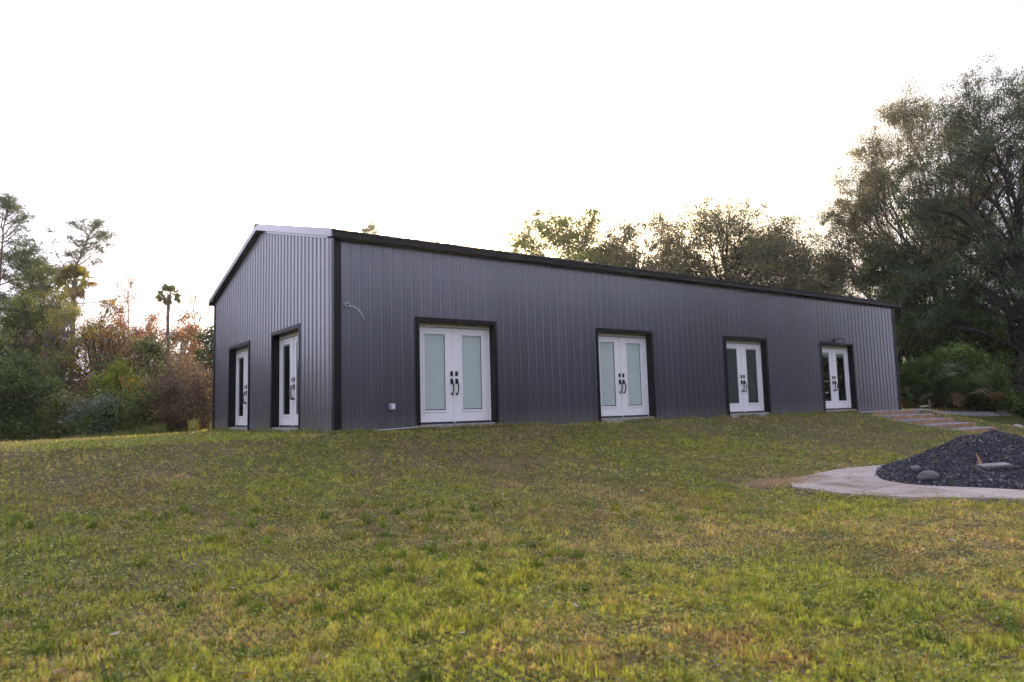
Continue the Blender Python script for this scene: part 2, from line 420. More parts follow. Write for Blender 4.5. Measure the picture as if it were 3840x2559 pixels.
# roof -----------------------------------------------------------------
def roof():
    # ribbed sheets on both slopes, ribs run up the slope
    V = []; Q = []
    n = int((L_ + 2 * OG) / CW)
    us = [-OG]
    os_ = [0.0]
    for i in range(n + 1):
        c = -OG + 0.06 + i * CW
        for du, o in ((-0.03, 0), (-0.0125, 0.019), (0.0125, 0.019), (0.03, 0)):
            if -OG < c + du < L_ + OG: us.append(c + du); os_.append(o)
    us.append(L_ + OG); os_.append(0.0)
    yr = W_ / 2
    def zz(y): return EZ + SL * (min(y, W_ - y) - EY)
    for (ya, yb) in ((EY - 0.03, yr), (yr, W_ - EY + 0.03)):
        for i in range(len(us) - 1):
            k = len(V)
            for u, o, y in ((us[i], os_[i], ya), (us[i + 1], os_[i + 1], ya), (us[i + 1], os_[i + 1], yb), (us[i], os_[i], yb)):
                V.append((u, y, zz(y) + o + 0.004))
            Q.append((k, k + 1, k + 2, k + 3))
            k = len(V)
            for u, o, y in ((us[i], os_[i], ya), (us[i + 1], os_[i + 1], ya), (us[i + 1], os_[i + 1], yb), (us[i], os_[i], yb)):
                V.append((u, y, zz(y) + o - 0.0))
            Q.append((k + 3, k + 2, k + 1, k))
    me = np_mesh('roof', V, quads=Q)
    r = link_mesh('roof', me, M['roof'], B)
    rc = MB()
    w = 0.16
    rc.prism([(-OG - 0.02, yr - w, RZ + 0.030 - SL * w), (-OG - 0.02, yr, RZ + 0.034), (-OG - 0.02, yr + w, RZ + 0.030 - SL * w), (-OG - 0.02, yr + w, RZ + 0.016 - SL * w), (-OG - 0.02, yr, RZ + 0.021), (-OG - 0.02, yr - w, RZ + 0.016 - SL * w)], (L_ + 2 * OG + 0.04, 0, 0))
    rc.build('ridge_cap', M['roof'], r)
    return r
R_ = roof()
# eave fascia and soffits
for y0, s in ((EY, 1), (W_ - EY, -1)):
    m = MB(); m.box((-OG - 0.001, y0 + s * 0.0, EZ - 0.128), (L_ + OG + 0.001, y0 + s * 0.022, EZ - 0.006))
    m.box((-OG, y0 + s * 0.024, EZ - 0.122), (L_ + OG, y0 + s * 0.222, EZ - 0.11))
    m.build('fascia', M['black'], B)
# rake trims and soffits
def rake(x0, sgn):
    for half in (0, 1):
        m = MB()
        def P(y, dz, x): return (x, y if half == 0 else W_ - y, EZ + SL * (y - EY) + dz)
        ya, yb = EY - 0.012, W_ / 2 - 0.004
        xo = x0; xi = x0 + sgn * 0.024
        d = (xi - xo, 0, 0)
        m.prism([P(ya, -0.125, xo), P(yb, -0.125, xo), P(yb, 0.018, xo), P(ya, 0.018, xo)], d)
        # small bright drip bead under the board
        m.prism([P(ya, -0.137, xo - sgn * 0.008), P(yb, -0.137, xo - sgn * 0.008), P(yb, -0.127, xo - sgn * 0.008), P(ya, -0.127, xo - sgn * 0.008)], (sgn * 0.034, 0, 0))
        # top leg lapping over the roof edge
        m.prism([P(ya, 0.020, xo), P(yb, 0.020, xo), P(yb, 0.026, xo), P(ya, 0.026, xo)], (sgn * 0.09, 0, 0))
        # soffit
        m.prism([P(ya + 0.05, -0.118, xi + sgn * 0.003), P(yb, -0.118, xi + sgn * 0.003), P(yb, -0.108, xi + sgn * 0.003), P(ya + 0.05, -0.108, xi + sgn * 0.003)], (sgn * (OG - 0.03), 0, 0))
        m.build('rake_trim', M['gloss'], B)
        # frieze strip closing the top of the ribs
        f = MB()
        xw = x0 + sgn * (OG - 0.026)
        f.prism([P(0.0, -0.178, xw), P(yb, -0.178, xw), P(yb, -0.121, xw), P(0.0, -0.121, xw)], (sgn * 0.005, 0, 0))
        f.build('frieze_strip', M['gloss'], B)
rake(-OG, 1); rake(L_ + OG, -1)
# corner trims
for cx, cy, sx, sy, z1 in ((0, 0, 1, 1, 3.655), (L_, 0, -1, 1, 3.655), (0, W_, 1, -1, 3.655), (L_, W_, -1, -1, 3.655)):
    m = MB(); t = 0.024; w = 0.122
    m.box((cx - sx * t, cy - sy * t, ZB - 0.02), (cx + sx * w, cy - sy * (t - 0.006), z1))
    m.box((cx - sx * t, cy - sy * (t - 0.0075), ZB - 0.02), (cx - sx * (t - 0.006), cy + sy * w, z1))
    m.box((cx + sx * (w - 0.006), cy - sy * (t - 0.0075), ZB - 0.02), (cx + sx * w, cy - sy * 0.0, z1))
    m.box((cx - sx * (t - 0.0075), cy + sy * (w - 0.006), ZB - 0.02), (cx - sx * 0.0, cy + sy * w, z1))
    m.build('corner_trim', M['black'], B)

# doors ----------------------------------------------------------------
def surround(parent):
    """black trim round an opening: local x along wall, local -y outwards"""
    m = MB(); t = 0.027
    h = OW / 2; i = IW / 2; zb = ZB - 0.015
    # flange, mitred at the top corners
    m.prism([(-h, -t, zb), (-i, -t, zb), (-i, -t, IH), (-h, -t, OH)], (0, 0.008, 0))
    m.prism([(h, -t, zb), (h, -t, OH), (i, -t, IH), (i, -t, zb)], (0, 0.008, 0))
    m.prism([(-h, -t, OH), (-i, -t, IH), (i, -t, IH), (h, -t, OH)], (0, 0.008, 0))
    # outer returns to the sheet
    m.box((-h, -t + 0.009, zb), (-h + 0.006, 0.002, OH)); m.box((h - 0.006, -t + 0.009, zb), (h, 0.002, OH))
    m.box((-h + 0.007, -t + 0.009, OH - 0.006), (h - 0.007, 0.002, OH))
    # reveals
    m.box((-i - 0.012, -t + 0.0085, zb), (-i, REC + 0.03, IH + 0.012)); m.box((i, -t + 0.0085, zb), (i + 0.012, REC + 0.03, IH + 0.012))
    m.box((-i, -t + 0.0085, IH), (i, REC + 0.03, IH + 0.012))
    return m.build('door_surround', M['black'], parent)

def slat_blind(w, z0, z1, pitch=0.022, depth=0.006):
    n = int((z1 - z0) / pitch); V = []; Q = []
    for k in range(n):
        za = z1 - k * pitch; b = len(V)
        V += [(-w / 2, 0, za), (w / 2, 0, za), (w / 2, -depth, za - pitch * 0.94), (-w / 2, -depth, za - pitch * 0.94)]
        Q.append((b, b + 1, b + 2, b + 3))
    return np_mesh('blind', V, quads=Q)

def french_door(loc, rz, style, tan_jamb):
    g = empty('french_door', loc, parent=B); g.rotation_euler = (0, 0, rz)
    UW = 1.927; h = UW / 2; y0 = REC
    ps = surround(g)
    fr = MB()
    fr.prism([(-h, y0 - .01, 0), (-h + .038, y0 - .01, 0), (-h + .038, y0 - .01, 2.070), (h - .038, y0 - .01, 2.070), (h - .038, y0 - .01, 0), (h, y0 - .01, 0), (h, y0 - .01, 2.092), (-h, y0 - .01, 2.092)], (0, .11, 0))
    fr.build('door_frame', M['white'], g, bevel=0.002)
    hd = MB(); hd.box((-h + 0.038, y0 - 0.004, 2.045), (h - 0.038, y0 + 0.09, 2.068)); hd.box((-h, y0 - 0.018, 2.094), (h, y0 + 0.1, 2.16))
    hd.build('head_jamb', M['tan'], g)
    sl = MB(); sl.box((-h + 0.038, y0 - 0.03, -0.004), (h - 0.038, y0 + 0.09, 0.012)); sl.build('threshold', M['rubber'], g)
    lw = (UW - 0.076 - 0.008) / 2
    for s in (-1, 1):
        xc = s * (lw / 2 + 0.003)
        lx = 0.585 / 2
        z0, z1, zt, zbm = 0.245, 1.945, 2.04, 0.043
        m = MB()
        xa, xb = xc - lw / 2, xc + lw / 2
        m.box((xa, y0 + 0.012, zbm), (xc - lx + 0.02, y0 + 0.055, zt)); m.box((xc + lx - 0.02, y0 + 0.012, zbm), (xb, y0 + 0.055, zt))
        m.box((xc - lx + 0.02, y0 + 0.012, zbm), (xc + lx - 0.02, y0 + 0.055, z0 + 0.02)); m.box((xc - lx + 0.02, y0 + 0.012, z1 - 0.02), (xc + lx - 0.02, y0 + 0.055, zt))
        leaf = m.build('door_leaf', M['white'], g)
        lf = MB(); q = 0.045; yf = y0 + 0.001
        lf.box((xc - lx, yf, z0), (xc - lx + q, y0 + 0.013, z1)); lf.box((xc + lx - q, yf, z0), (xc + lx, y0 + 0.013, z1))
        lf.box((xc - lx + q, yf, z0), (xc + lx - q, y0 + 0.013, z0 + q)); lf.box((xc - lx + q, yf, z1 - q), (xc + lx - q, y0 + 0.013, z1))
        lf.build('glazing_frame', M['white'], g, bevel=0.004)
        gl = MB(); gl.box((xc - lx + q - 0.005, y0 + 0.016, z0 + q - 0.005), (xc + lx - q + 0.005, y0 + 0.020, z1 - q + 0.005))
        gl.build('glass_pane', M['glass'], g)
        bw = 2 * (lx - q) - 0.004
        if style in ('closed', 'dim'):
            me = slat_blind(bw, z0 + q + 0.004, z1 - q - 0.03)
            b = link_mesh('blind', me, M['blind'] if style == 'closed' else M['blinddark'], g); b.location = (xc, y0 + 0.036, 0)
        hr = MB()
        if style == 'open':
            hr.box((xc - bw / 2, y0 + 0.026, z1 - q - 0.055), (xc + bw / 2, y0 + 0.044, z1 - q - 0.003))
            hr.box((xc - bw / 2, y0 + 0.028, z1 - q - 0.115), (xc + bw / 2, y0 + 0.042, z1 - q - 0.095))
            hr.tube([(xc - bw * 0.3, y0 + 0.035, z1 - q - 0.11), (xc - bw * 0.3, y0 + 0.035, z1 - q - 0.30)], 0.004, 6)
            hr.box((xc - bw * 0.3 - 0.012, y0 + 0.03, z1 - q - 0.38), (xc - bw * 0.3 + 0.012, y0 + 0.04, z1 - q - 0.30))
        else:
            hr.box((xc - bw / 2, y0 + 0.026, z1 - q - 0.028), (xc + bw / 2, y0 + 0.044, z1 - q - 0.003))
        hr.build('blind_headrail', M['blind'], g)
        # black sweep
        sw = MB(); sw.box((xa + (0.006 if s < 0 else 0.02), y0 + 0.002, 0.013), (xb - (0.02 if s < 0 else 0.006), y0 + 0.05, 0.042)); sw.build('door_sweep', M['rubber'], g)
        # deadbolt plate
        hx = s * 0.062 + 0.004
        d = MB(); d.box((hx - 0.031, y0 - 0.004, 1.015), (hx + 0.031, y0 + 0.0135, 1.115)); d.box((hx - 0.012, y0 - 0.014, 1.055), (hx + 0.012, y0 - 0.0045, 1.08))
        d.build('deadbolt', M['blackhw'], g, bevel=0.003)
        p = MB(); p.box((hx - 0.031, y0 - 0.005, 0.845), (hx + 0.031, y0 + 0.0135, 0.955))
        p.box((hx - 0.020, y0 - 0.045, 0.915), (hx + 0.020, y0 - 0.0055, 0.93))
        pts = []
        for k in range(11):
            t = k / 10; z = 0.895 - 0.265 * t
            pts.append((hx + 0.002, y0 - 0.012 - 0.062 * math.sin(PI * (0.12 + 0.80 * t)) , z))
        p.tube(pts, [0.012, 0.012, 0.013, 0.014, 0.015, 0.015, 0.015, 0.014, 0.013, 0.012, 0.011], 8)
        p.box((hx - 0.016, y0 - 0.026, 0.612), (hx + 0.016, y0 + 0.0135, 0.652))
        p.build('door_handle', M['blackhw'], g, bevel=0.002)
    a = MB(); a.box((-0.024, y0 - 0.002, 0.018), (0.014, y0 + 0.011, 2.04)); a.build('astragal', M['white'], g, bevel=0.003)
    sp = MB(); sp.box((-IW / 2, -0.012, -0.20), (IW / 2, REC + 0.03, -0.006)); sp.build('door_step', M['concrete'], g, bevel=0.006)
    return g

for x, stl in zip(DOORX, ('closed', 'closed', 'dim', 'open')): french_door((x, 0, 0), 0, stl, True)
for y in DOORY: french_door((0, y, 0), -PI / 2, 'none', True)
labels = ['french door with pale blinds lowered, nearest the front corner', 'french door with greenish blinds lowered, second from the front corner',
          'french door with dark dim blinds behind its glass', 'french door with blinds raised, under the barn lamp',
          'french door on the gable wall, nearer the front corner', 'french door on the gable wall, farther from the front corner']
for o, l in zip([c for c in B.children if c.name.startswith('french_door')], labels): o['label'] = l

# small fittings -------------------------------------------------------
def fittings():
    # round junction box with a loose white cable
    x, z = 0.24, 2.37
    m = MB(); m.tube([(x, -0.002, z), (x, -0.045, z)], 0.055, 16, 0)
    o = m.build('junction_box', M['grey'], B, bevel=0.003); o['label'] = 'round grey junction box near the front corner'
    m = MB(); m.tube([(x, -0.046, z), (x, -0.051, z)], 0.034, 12); m.build('box_cover', M['galv'], o)
    m = MB(); pts = []
    for k in range(14):
        t = k / 13; pts.append((x + 0.03 + 0.27 * t, -0.05 - 0.12 * math.sin(t * 2.2), z - 0.02 - 0.24 * t * t - 0.02 * t))
    m.tube(pts, 0.006, 6); m.build('loose_cable', M['cable'], o)
    # outlet box low on the wall
    x, z = 1.17, 0.38
    m = MB(); m.box((x - 0.06, -0.075, z - 0.065), (x + 0.06, -0.002, z + 0.065)); o = m.build('outlet_box', M['grey'], B, bevel=0.006)
    o['label'] = 'grey weatherproof outlet box low on the long wall'
    m = MB(); m.box((x - 0.02, -0.082, z - 0.045), (x + 0.045, -0.0755, z + 0.05)); m.build('outlet_cover', M['cable'], o, bevel=0.003)
    # barn lamp
    x, z = 17.42, 2.315
    m = MB(); m.tube([(x, -0.015, z), (x, -0.06, z)], 0.062, 16)
    o = m.build('barn_lamp', M['galv'], B, bevel=0.004); o['label'] = 'gunmetal barn lamp on a short arm above the farthest door'
    m = MB(); m.tube([(x, -0.05, z + 0.01), (x, -0.2, z + 0.03), (x, -0.29, z + 0.03), (x, -0.33, z + 0.0), (x, -0.34, z - 0.05)], 0.017, 8); m.build('lamp_arm', M['galv'], o)
    m = MB(); m.tube([(x, -0.34, z - 0.03), (x, -0.34, z - 0.09), (x, -0.34, z - 0.105), (x, -0.34, z - 0.17), (x, -0.34, z - 0.18)], [0.04, 0.05, 0.07, 0.155, 0.158], 16)
    m.build('lamp_shade', M['galv'], o)
fittings()

# ------------------------------------------------------------------ ground
def ground_mat():
    m, nt, b = mat('lawn_soil')
    n, tc = noise_node(nt, 0.55, 5, 0.6)
    n2 = nt.nodes.new('ShaderNodeTexNoise'); n2.inputs['Scale'].default_value = 26; n2.inputs['Detail'].default_value = 6; n2.inputs['Roughness'].default_value = 0.7
    nt.links.new(tc.outputs['Object'], n2.inputs['Vector'])
    r1 = ramp(nt, n2.outputs['Fac'], [(0.32, (0.05, 0.04, 0.025)), (0.5, (0.12, 0.095, 0.052)), (0.68, (0.22, 0.175, 0.095))])
    r2 = ramp(nt, n2.outputs['Fac'], [(0.32, (0.036, 0.042, 0.016)), (0.5, (0.085, 0.095, 0.03)), (0.68, (0.16, 0.165, 0.05))])
    rr = ramp(nt, n.outputs['Fac'], [(0.42, (0, 0, 0)), (0.58, (1, 1, 1))])
    mx = nt.nodes.new('ShaderNodeMixRGB'); nt.links.new(rr.outputs['Color'], mx.inputs[0]); nt.links.new(r1.outputs['Color'], mx.inputs[1]); nt.links.new(r2.outputs['Color'], mx.inputs[2])
    nt.links.new(mx.outputs[0], b.inputs['Base Color']); b.inputs['Roughness'].default_value = 0.95; b.inputs['Specular IOR Level'].default_value = 0.1
    bp = nt.nodes.new('ShaderNodeBump'); bp.inputs['Strength'].default_value = 0.8; bp.inputs['Distance'].default_value = 0.03
    nt.links.new(n2.outputs['Fac'], bp.inputs['Height']); nt.links.new(bp.outputs['Normal'], b.inputs['Normal'])
    return m

def axis(lo, hi, fine_lo, fine_hi, fs, gmul=1.14):
    a = list(np.arange(fine_lo, fine_hi + 1e-6, fs)); s = fs
    v = fine_hi
    while v < hi: s *= gmul; v += s; a.append(v)
    s = fs; v = fine_lo
    while v > lo: s *= gmul; v -= s; a.insert(0, v)
    return np.array(a)

def make_ground():
    xs = axis(-400, 500, -14, 32, 0.25); ys = axis(-300, 500, -14, 16, 0.25)
    X, Y = np.meshgrid(xs, ys, indexing='ij'); Z = ground(X, Y)
    V = np.stack([X, Y, Z], -1).reshape(-1, 3); nx, ny = len(xs), len(ys)
    i = np.arange(nx - 1)[:, None] * ny + np.arange(ny - 1)[None, :]
    Q = np.stack([i, i + ny, i + ny + 1, i + 1], -1).reshape(-1, 4)
    o = link_mesh('ground', np_mesh('ground', V, quads=Q, smooth=True), ground_mat())
    o['kind'] = 'structure'
make_ground()

# concrete pad, draped 3 cm over the ground, in bays with joints
PAD = [(4.55, -6.62), (5.15, -6.15), (7.0, -5.9), (9.0, -5.9), (15.5, -5.9), (19.0, -6.2), (19.0, -10.5), (13.0, -12.6), (7.3, -11.9), (5.85, -9.5), (5.0, -8.2), (4.55, -7.35)]
def in_poly(x, y, poly):
    x = np.asarray(x); y = np.asarray(y); c = np.zeros(x.shape, bool); n = len(poly)
    for i in range(n):
        x0, y0 = poly[i]; x1, y1 = poly[(i + 1) % n]
        cond = ((y0 > y) != (y1 > y)) & (x < (x1 - x0) * (y - y0) / (y1 - y0 + 1e-12) + x0)
        c ^= cond
    return c
def make_pad():
    m, nt, b = mat('pale_concrete_pad')
    n, tc = noise_node(nt, 1.3, 7, 0.62, dist=0.6)
    r = ramp(nt, n.outputs['Fac'], [(0.32, (0.20, 0.155, 0.115)), (0.46, (0.36, 0.31, 0.27)), (0.62, (0.46, 0.415, 0.375)), (0.8, (0.38, 0.34, 0.31))])
    n2 = nt.nodes.new('ShaderNodeTexNoise'); n2.inputs['Scale'].default_value = 40; n2.inputs['Detail'].default_value = 6; nt.links.new(tc.outputs['Object'], n2.inputs['Vector'])
    sp = ramp(nt, n2.outputs['Fac'], [(0.35, (0.72, 0.70, 0.68)), (0.55, (1, 1, 1))])
    mm = nt.nodes.new('ShaderNodeMixRGB'); mm.blend_type = 'MULTIPLY'; mm.inputs[0].default_value = 1; nt.links.new(r.outputs[0], mm.inputs[1]); nt.links.new(sp.outputs[0], mm.inputs[2])
    nt.links.new(mm.outputs[0], b.inputs['Base Color']); b.inputs['Roughness'].default_value = 0.92; b.inputs['Specular IOR Level'].default_value = 0.2
    import bmesh
    bm = bmesh.new()
    xs = np.arange(5, 20, 0.4)
    # clip polygon into grid cells, with joint gaps at chosen lines
    jx = [8.3, 11.3, 14.3, 17.3]; jy = [-7.45, -9.6]
    vs = [bm.verts.new((x, y, 0)) for x, y in PAD]; bm.faces.new(vs)
    def cut(co, no):
        bmesh.ops.bisect_plane(bm, geom=bm.verts[:] + bm.edges[:] + bm.faces[:], plane_co=co, plane_no=no)
    for x in np.arange(4.5, 19.5, 0.35): cut((float(x) + .013, 0, 0), (1, 0, 0))
    for y in np.arange(-12.8, -5.8, 0.35): cut((0, float(y) + .011, 0), (0, 1, 0))
    for x in jx: cut((x - .008, 0, 0), (1, 0, 0)); cut((x + .008, 0, 0), (1, 0, 0))
    for y in jy: cut((0, y - .008, 0), (0, 1, 0)); cut((0, y + .008, 0), (0, 1, 0))
    dead = [f for f in bm.faces if any(abs(f.calc_center_median().x - x) < .007 for x in jx) or any(abs(f.calc_center_median().y - y) < .007 for y in jy)]
    bmesh.ops.delete(bm, geom=dead, context='FACES')
    r = bmesh.ops.extrude_face_region(bm, geom=bm.faces[:])
    top = [e for e in r['geom'] if isinstance(e, bmesh.types.BMVert)]; tops = set(top)
    for v in bm.verts: v.co.z = float(ground(v.co.x, v.co.y)) + (0.03 if v in tops else -0.12)
    bmesh.ops.recalc_face_normals(bm, faces=bm.faces[:])
    me = bpy.data.meshes.new('concrete_pad'); bm.to_mesh(me); bm.free()
    o = link_mesh('concrete_pad', me, m); o['kind'] = 'structure'
make_pad()

# ------------------------------------------------------------------ grass
def palette(rng, n, cols, w):
    c = np.array(cols); k = rng.choice(len(cols), n, p=np.array(w) / sum(w))
    return c[k] * rng.uniform(0.75, 1.25, (n, 1)) * rng.uniform(0.94, 1.06, (n, 3))

GREENS = [(0.175, 0.225, 0.052), (0.235, 0.27, 0.062), (0.115, 0.155, 0.05), (0.29, 0.29, 0.065)]
STRAWS = [(0.33, 0.265, 0.165), (0.42, 0.355, 0.24), (0.24, 0.175, 0.115), (0.28, 0.19, 0.125)]

def blades(rng, x, y, z, length, width, lean, col, segs=2):
    n = len(x); az = rng.uniform(0, 2 * PI, n); fa = rng.uniform(0, 2 * PI, n)
    dx = np.cos(az) * lean; dy = np.sin(az) * lean
    wx = np.cos(fa) * width / 2; wy = np.sin(fa) * width / 2
    up = np.sqrt(np.maximum(0.02, 1 - lean ** 2))
    b = np.stack([x, y, z - 0.005], -1); w = np.stack([wx, wy, np.zeros(n)], -1)
    m = b + np.stack([dx * 0.35, dy * 0.35, up * 0.62], -1) * length[:, None]
    t = b + np.stack([dx, dy, up * (1 - 0.3 * lean)], -1) * length[:, None]
    if segs == 2:
        V = np.stack([b - w, b + w, m + w * 0.8, m - w * 0.8, t], 1).reshape(-1, 3)
        i = np.arange(n)[:, None] * 5
        Q = i + np.array([[0, 1, 2, 3]]); T = i + np.array([[3, 2, 4]])
        return V, Q, T, np.repeat(col, 5, 0)
    V = np.stack([b - w, b + w, t], 1).reshape(-1, 3)
    i = np.arange(n)[:, None] * 3
    return V, np.zeros((0, 4), int), i + np.array([[0, 1, 2]]), np.repeat(col, 3, 0)

def merge(parts):
    V = []; Q = []; T = []; C = []; o = 0
    for v, q, t, c in parts:
        V.append(v); Q.append(q + o); T.append(t + o); C.append(c); o += len(v)
    return np.concatenate(V), np.concatenate(Q), np.concatenate(T), np.concatenate(C)

GRASSMAT = leaf_mat('grass_blades', trans=0.32, rough=0.5, spec=0.3, tint=(1.25, 1.2, 0.55))
def lawn_mask(x, y):
    k = ~((x > -0.03) & (x < L_ + 0.03) & (y > -0.03) & (y < W_ + 0.03))
    jx_ = (vnoise(x, y, .21, 71) - .5) * .30; jy_ = (vnoise(x, y, .23, 83) - .5) * .30
    k &= ~in_poly(x + jx_, y + jy_, PAD)
    k &= ~((x > STX0 + 0.75 - 0.25 * (y + 0.4)) & (x < STX1 + 0.05) & (y < 0.0) & (y > -3.05) & (x > STX0 + 0.3))
    k &= ~((x > 17.9) & (x < 30) & (y > -0.42) & (y < 0.0))
    for dx in DOORX: k &= ~((np.abs(x - dx) < IW / 2) & (y > -0.06) & (y < 0.1))
    for dy in DOORY: k &= ~((np.abs(y - dy) < IW / 2) & (x > -0.06) & (x < 0.1))
    # dead straw patch by the pad corner and pile
    k &= ~((np.hypot((x - 4.9) / 0.8, (y + 6.15) / 0.3) < 1))
    k &= (np.hypot((x - 9.6) / 3.4, (y + 8.3) / np.where(y > -8.3, 2.25, 3.1)) > 1)
    return k

def lawn():
    rng = np.random.RandomState(11); parts = []
    # (r0, r1, count, blade length, width, segs)
    bands = [(3.0, 6.5, 330000, 0.050, 0.0062, 2), (6.5, 11, 350000, 0.050, 0.0080, 1), (11, 18, 330000, 0.055, 0.0095, 1),
             (18, 34, 260000, 0.065, 0.016, 1), (1.2, 3.0, 25000, 0.05, 0.005, 1)]
    for r0, r1, n, ln, wd, sg in bands:
        a = YAW + rng.uniform(-0.80, 0.80, n); r = np.sqrt(rng.uniform(r0 * r0, r1 * r1, n))
        x = CAM[0] + np.sin(a) * r; y = CAM[1] + np.cos(a) * r
        # clump: pull blades together into tufts
        ts = 0.062 if r1 < 12 else 0.12
        gx = np.floor(x / ts); gy = np.floor(y / ts)
        hx = _T[(gx.astype(int) * 7) & 255, (gy.astype(int) * 3) & 255]; hy = _T[(gx.astype(int) * 5 + 31) & 255, (gy.astype(int) * 11) & 255]
        cxx = (gx + 0.2 + 0.6 * hx) * ts; cyy = (gy + 0.2 + 0.6 * hy) * ts
        kk = rng.uniform(0, 0.92, n)
        x = x * (1 - kk) + cxx * kk; y = y * (1 - kk) + cyy * kk
        k = lawn_mask(x, y) & ((y < 11.5) | (x > L_))
        x, y, hx, gx, gy = x[k], y[k], hx[k], gx[k], gy[k]; n = len(x)
        patch = vnoise(x, y, 1.9, 3) * 0.55 + vnoise(x, y, 0.55, 7) * 0.3 + vnoise(x, y, 0.16, 1) * 0.25
        near = 1 - sstep(5, 13, np.hypot(x - CAM[0], y - CAM[1]))
        pg = np.clip(0.45 + (patch - 0.55) * 2.4, 0.12, 0.8)        # share of green blades
        isg = rng.rand(n) < pg
        col = np.where(isg[:, None], palette(rng, n, GREENS, [4, 3, 3, 2]), palette(rng, n, STRAWS, [4, 2, 3, 2]))
        light_gain = 1.42 + 0.42 * sstep(-4.5, -9.5, y) + 0.5 * sstep(22.0, 24.0, x)      # yellower sward at bank foot; missing light there and at right painted in
        col = col * np.stack([light_gain ** 1.15, light_gain, light_gain ** 0.3], -1) * (0.62 + 0.86 * _T[(gx.astype(int) * 13 + 5) & 255, (gy.astype(int) * 17) & 255] )[:, None]
        yel = (vnoise(x, y, 2.6, 21) > 0.5) & isg & (rng.rand(n) < 0.3)
        col[yel] *= np.array([1.35, 1.2, 0.85])
        rus = (vnoise(x, y, 1.3, 33) > 0.62) & ~isg
        col[rus] *= np.array([0.74, 0.68, 0.70])
        hgt = 0.35 + 1.3 * vnoise(x, y, 0.2, 13) ** 1.3
        L = ln * rng.uniform(0.5, 1.35, n) * np.where(isg, 1.0, 0.85) * hgt
        lean = np.where(isg, rng.uniform(0.1, 0.85, n), rng.uniform(0.35, 0.98, n))
        tall = rng.rand(n) < 0.01; L[tall] *= 1.9; lean[tall] *= 0.4
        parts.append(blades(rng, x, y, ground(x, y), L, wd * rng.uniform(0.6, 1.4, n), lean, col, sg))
    # coarse tufts standing up out of the lawn
    nt_ = 700; a = YAW + rng.uniform(-0.78, 0.78, nt_); r = np.sqrt(rng.uniform(3.2 ** 2, 9.5 ** 2, nt_))
    tx = CAM[0] + np.sin(a) * r; ty = CAM[1] + np.cos(a) * r; k = lawn_mask(tx, ty) & (vnoise(tx, ty, 1.4, 51) > 0.45)
    tx, ty, r = tx[k], ty[k], r[k]; per = 46; n = len(tx) * per
    x = np.repeat(tx, per) + rng.normal(0, .028, n); y = np.repeat(ty, per) + rng.normal(0, .028, n)
    tc_ = palette(rng, len(tx), [(0.20, 0.25, 0.035), (0.12, 0.18, 0.03), (0.33, 0.30, 0.06), (0.38, 0.30, 0.16)], [4, 3, 2, 1.6])
    parts.append(blades(rng, x, y, ground(x, y), np.repeat(rng.uniform(.05, .11, len(tx)), per) * rng.uniform(.5, 1.3, n), np.repeat(0.005 + r * .0004, per),
                        rng.uniform(.15, .85, n), np.repeat(tc_, per, 0) * rng.uniform(.75, 1.25, (n, 1)), 2))
    n = 30000; side = rng.rand(n) < .72
    x = np.where(side, rng.uniform(-.2, L_ + .2, n), -rng.uniform(.03, .26, n)); y = np.where(side, -rng.uniform(.03, .26, n), rng.uniform(-.2, W_, n))
    k = (vnoise(x, y, .45, 61) > .42) & ~((x > 18.2) & side); x, y = x[k], y[k]; n = len(x); cl = vnoise(x, y, .45, 61)
    parts.append(blades(rng, x, y, ground(x, y), rng.uniform(.05, .15, n) * (.3 + cl), np.full(n, .009), rng.uniform(.1, .8, n),
                        np.where(rng.rand(n)[:, None] < .6, palette(rng, n, GREENS, [3, 3, 3, 1]), palette(rng, n, STRAWS, [3, 2, 2, 2])), 2))
    # broad clover and weed leaves, flat little lozenges
    n = 130000
    a = YAW + rng.uniform(-0.78, 0.78, n); r = rng.uniform(3.2, 17, n)
    x = CAM[0] + np.sin(a) * r; y = CAM[1] + np.cos(a) * r
    k = lawn_mask(x, y) & (vnoise(x, y, 0.4, 17) > 0.42)
    x, y, r = x[k], y[k], r[k]; n = len(x)
    z = ground(x, y) + rng.uniform(0.015, 0.06, n); s = rng.uniform(0.007, 0.015, n) * (0.8 + r / 16)
    az = rng.uniform(0, 2 * PI, n); ti = rng.uniform(-0.6, 0.6, n)
    u = np.stack([np.cos(az) * np.cos(ti), np.sin(az) * np.cos(ti), np.sin(ti)], -1) * s[:, None]
    v = np.stack([-np.sin(az), np.cos(az), rng.uniform(-.4, .4, n)], -1) * (s * 0.6)[:, None]
    c0 = np.stack([x, y, z], -1)
    V = np.stack([c0 - u, c0 + v, c0 + u, c0 - v], 1).reshape(-1, 3)
    Q = np.arange(n)[:, None] * 4 + np.array([[0, 1, 2, 3]])
    C = np.repeat(palette(rng, n, [(0.22, 0.26, 0.05), (0.33, 0.34, 0.06), (0.14, 0.18, 0.05), (0.40, 0.36, 0.24)], [4, 4, 2, .3]), 4, 0)
    parts.append((V, Q, np.zeros((0, 3), int), C))
    V, Q, T, C = merge(parts)
    o = link_mesh('grass', np_mesh('grass', V, quads=Q, tris=T, col=C), GRASSMAT)
    tag(o, 'patchy lawn of short green blades and straw coloured thatch', 'grass', kind='stuff')
    # tall fringe grass where the lawn meets the wood on the left
    parts = []; n = 26000
    px = rng.uniform(-350, 760, n); dep = rng.uniform(21.5, 25.5, n)
    P = np.array([at(a, b) for a, b in zip(px, dep)]); x, y = P[:, 0], P[:, 1]
    cl = vnoise(x, y, 1.1, 41); k = (cl > 0.55) & (x < -0.3); x, y, cl = x[k], y[k], cl[k]; n = len(x)
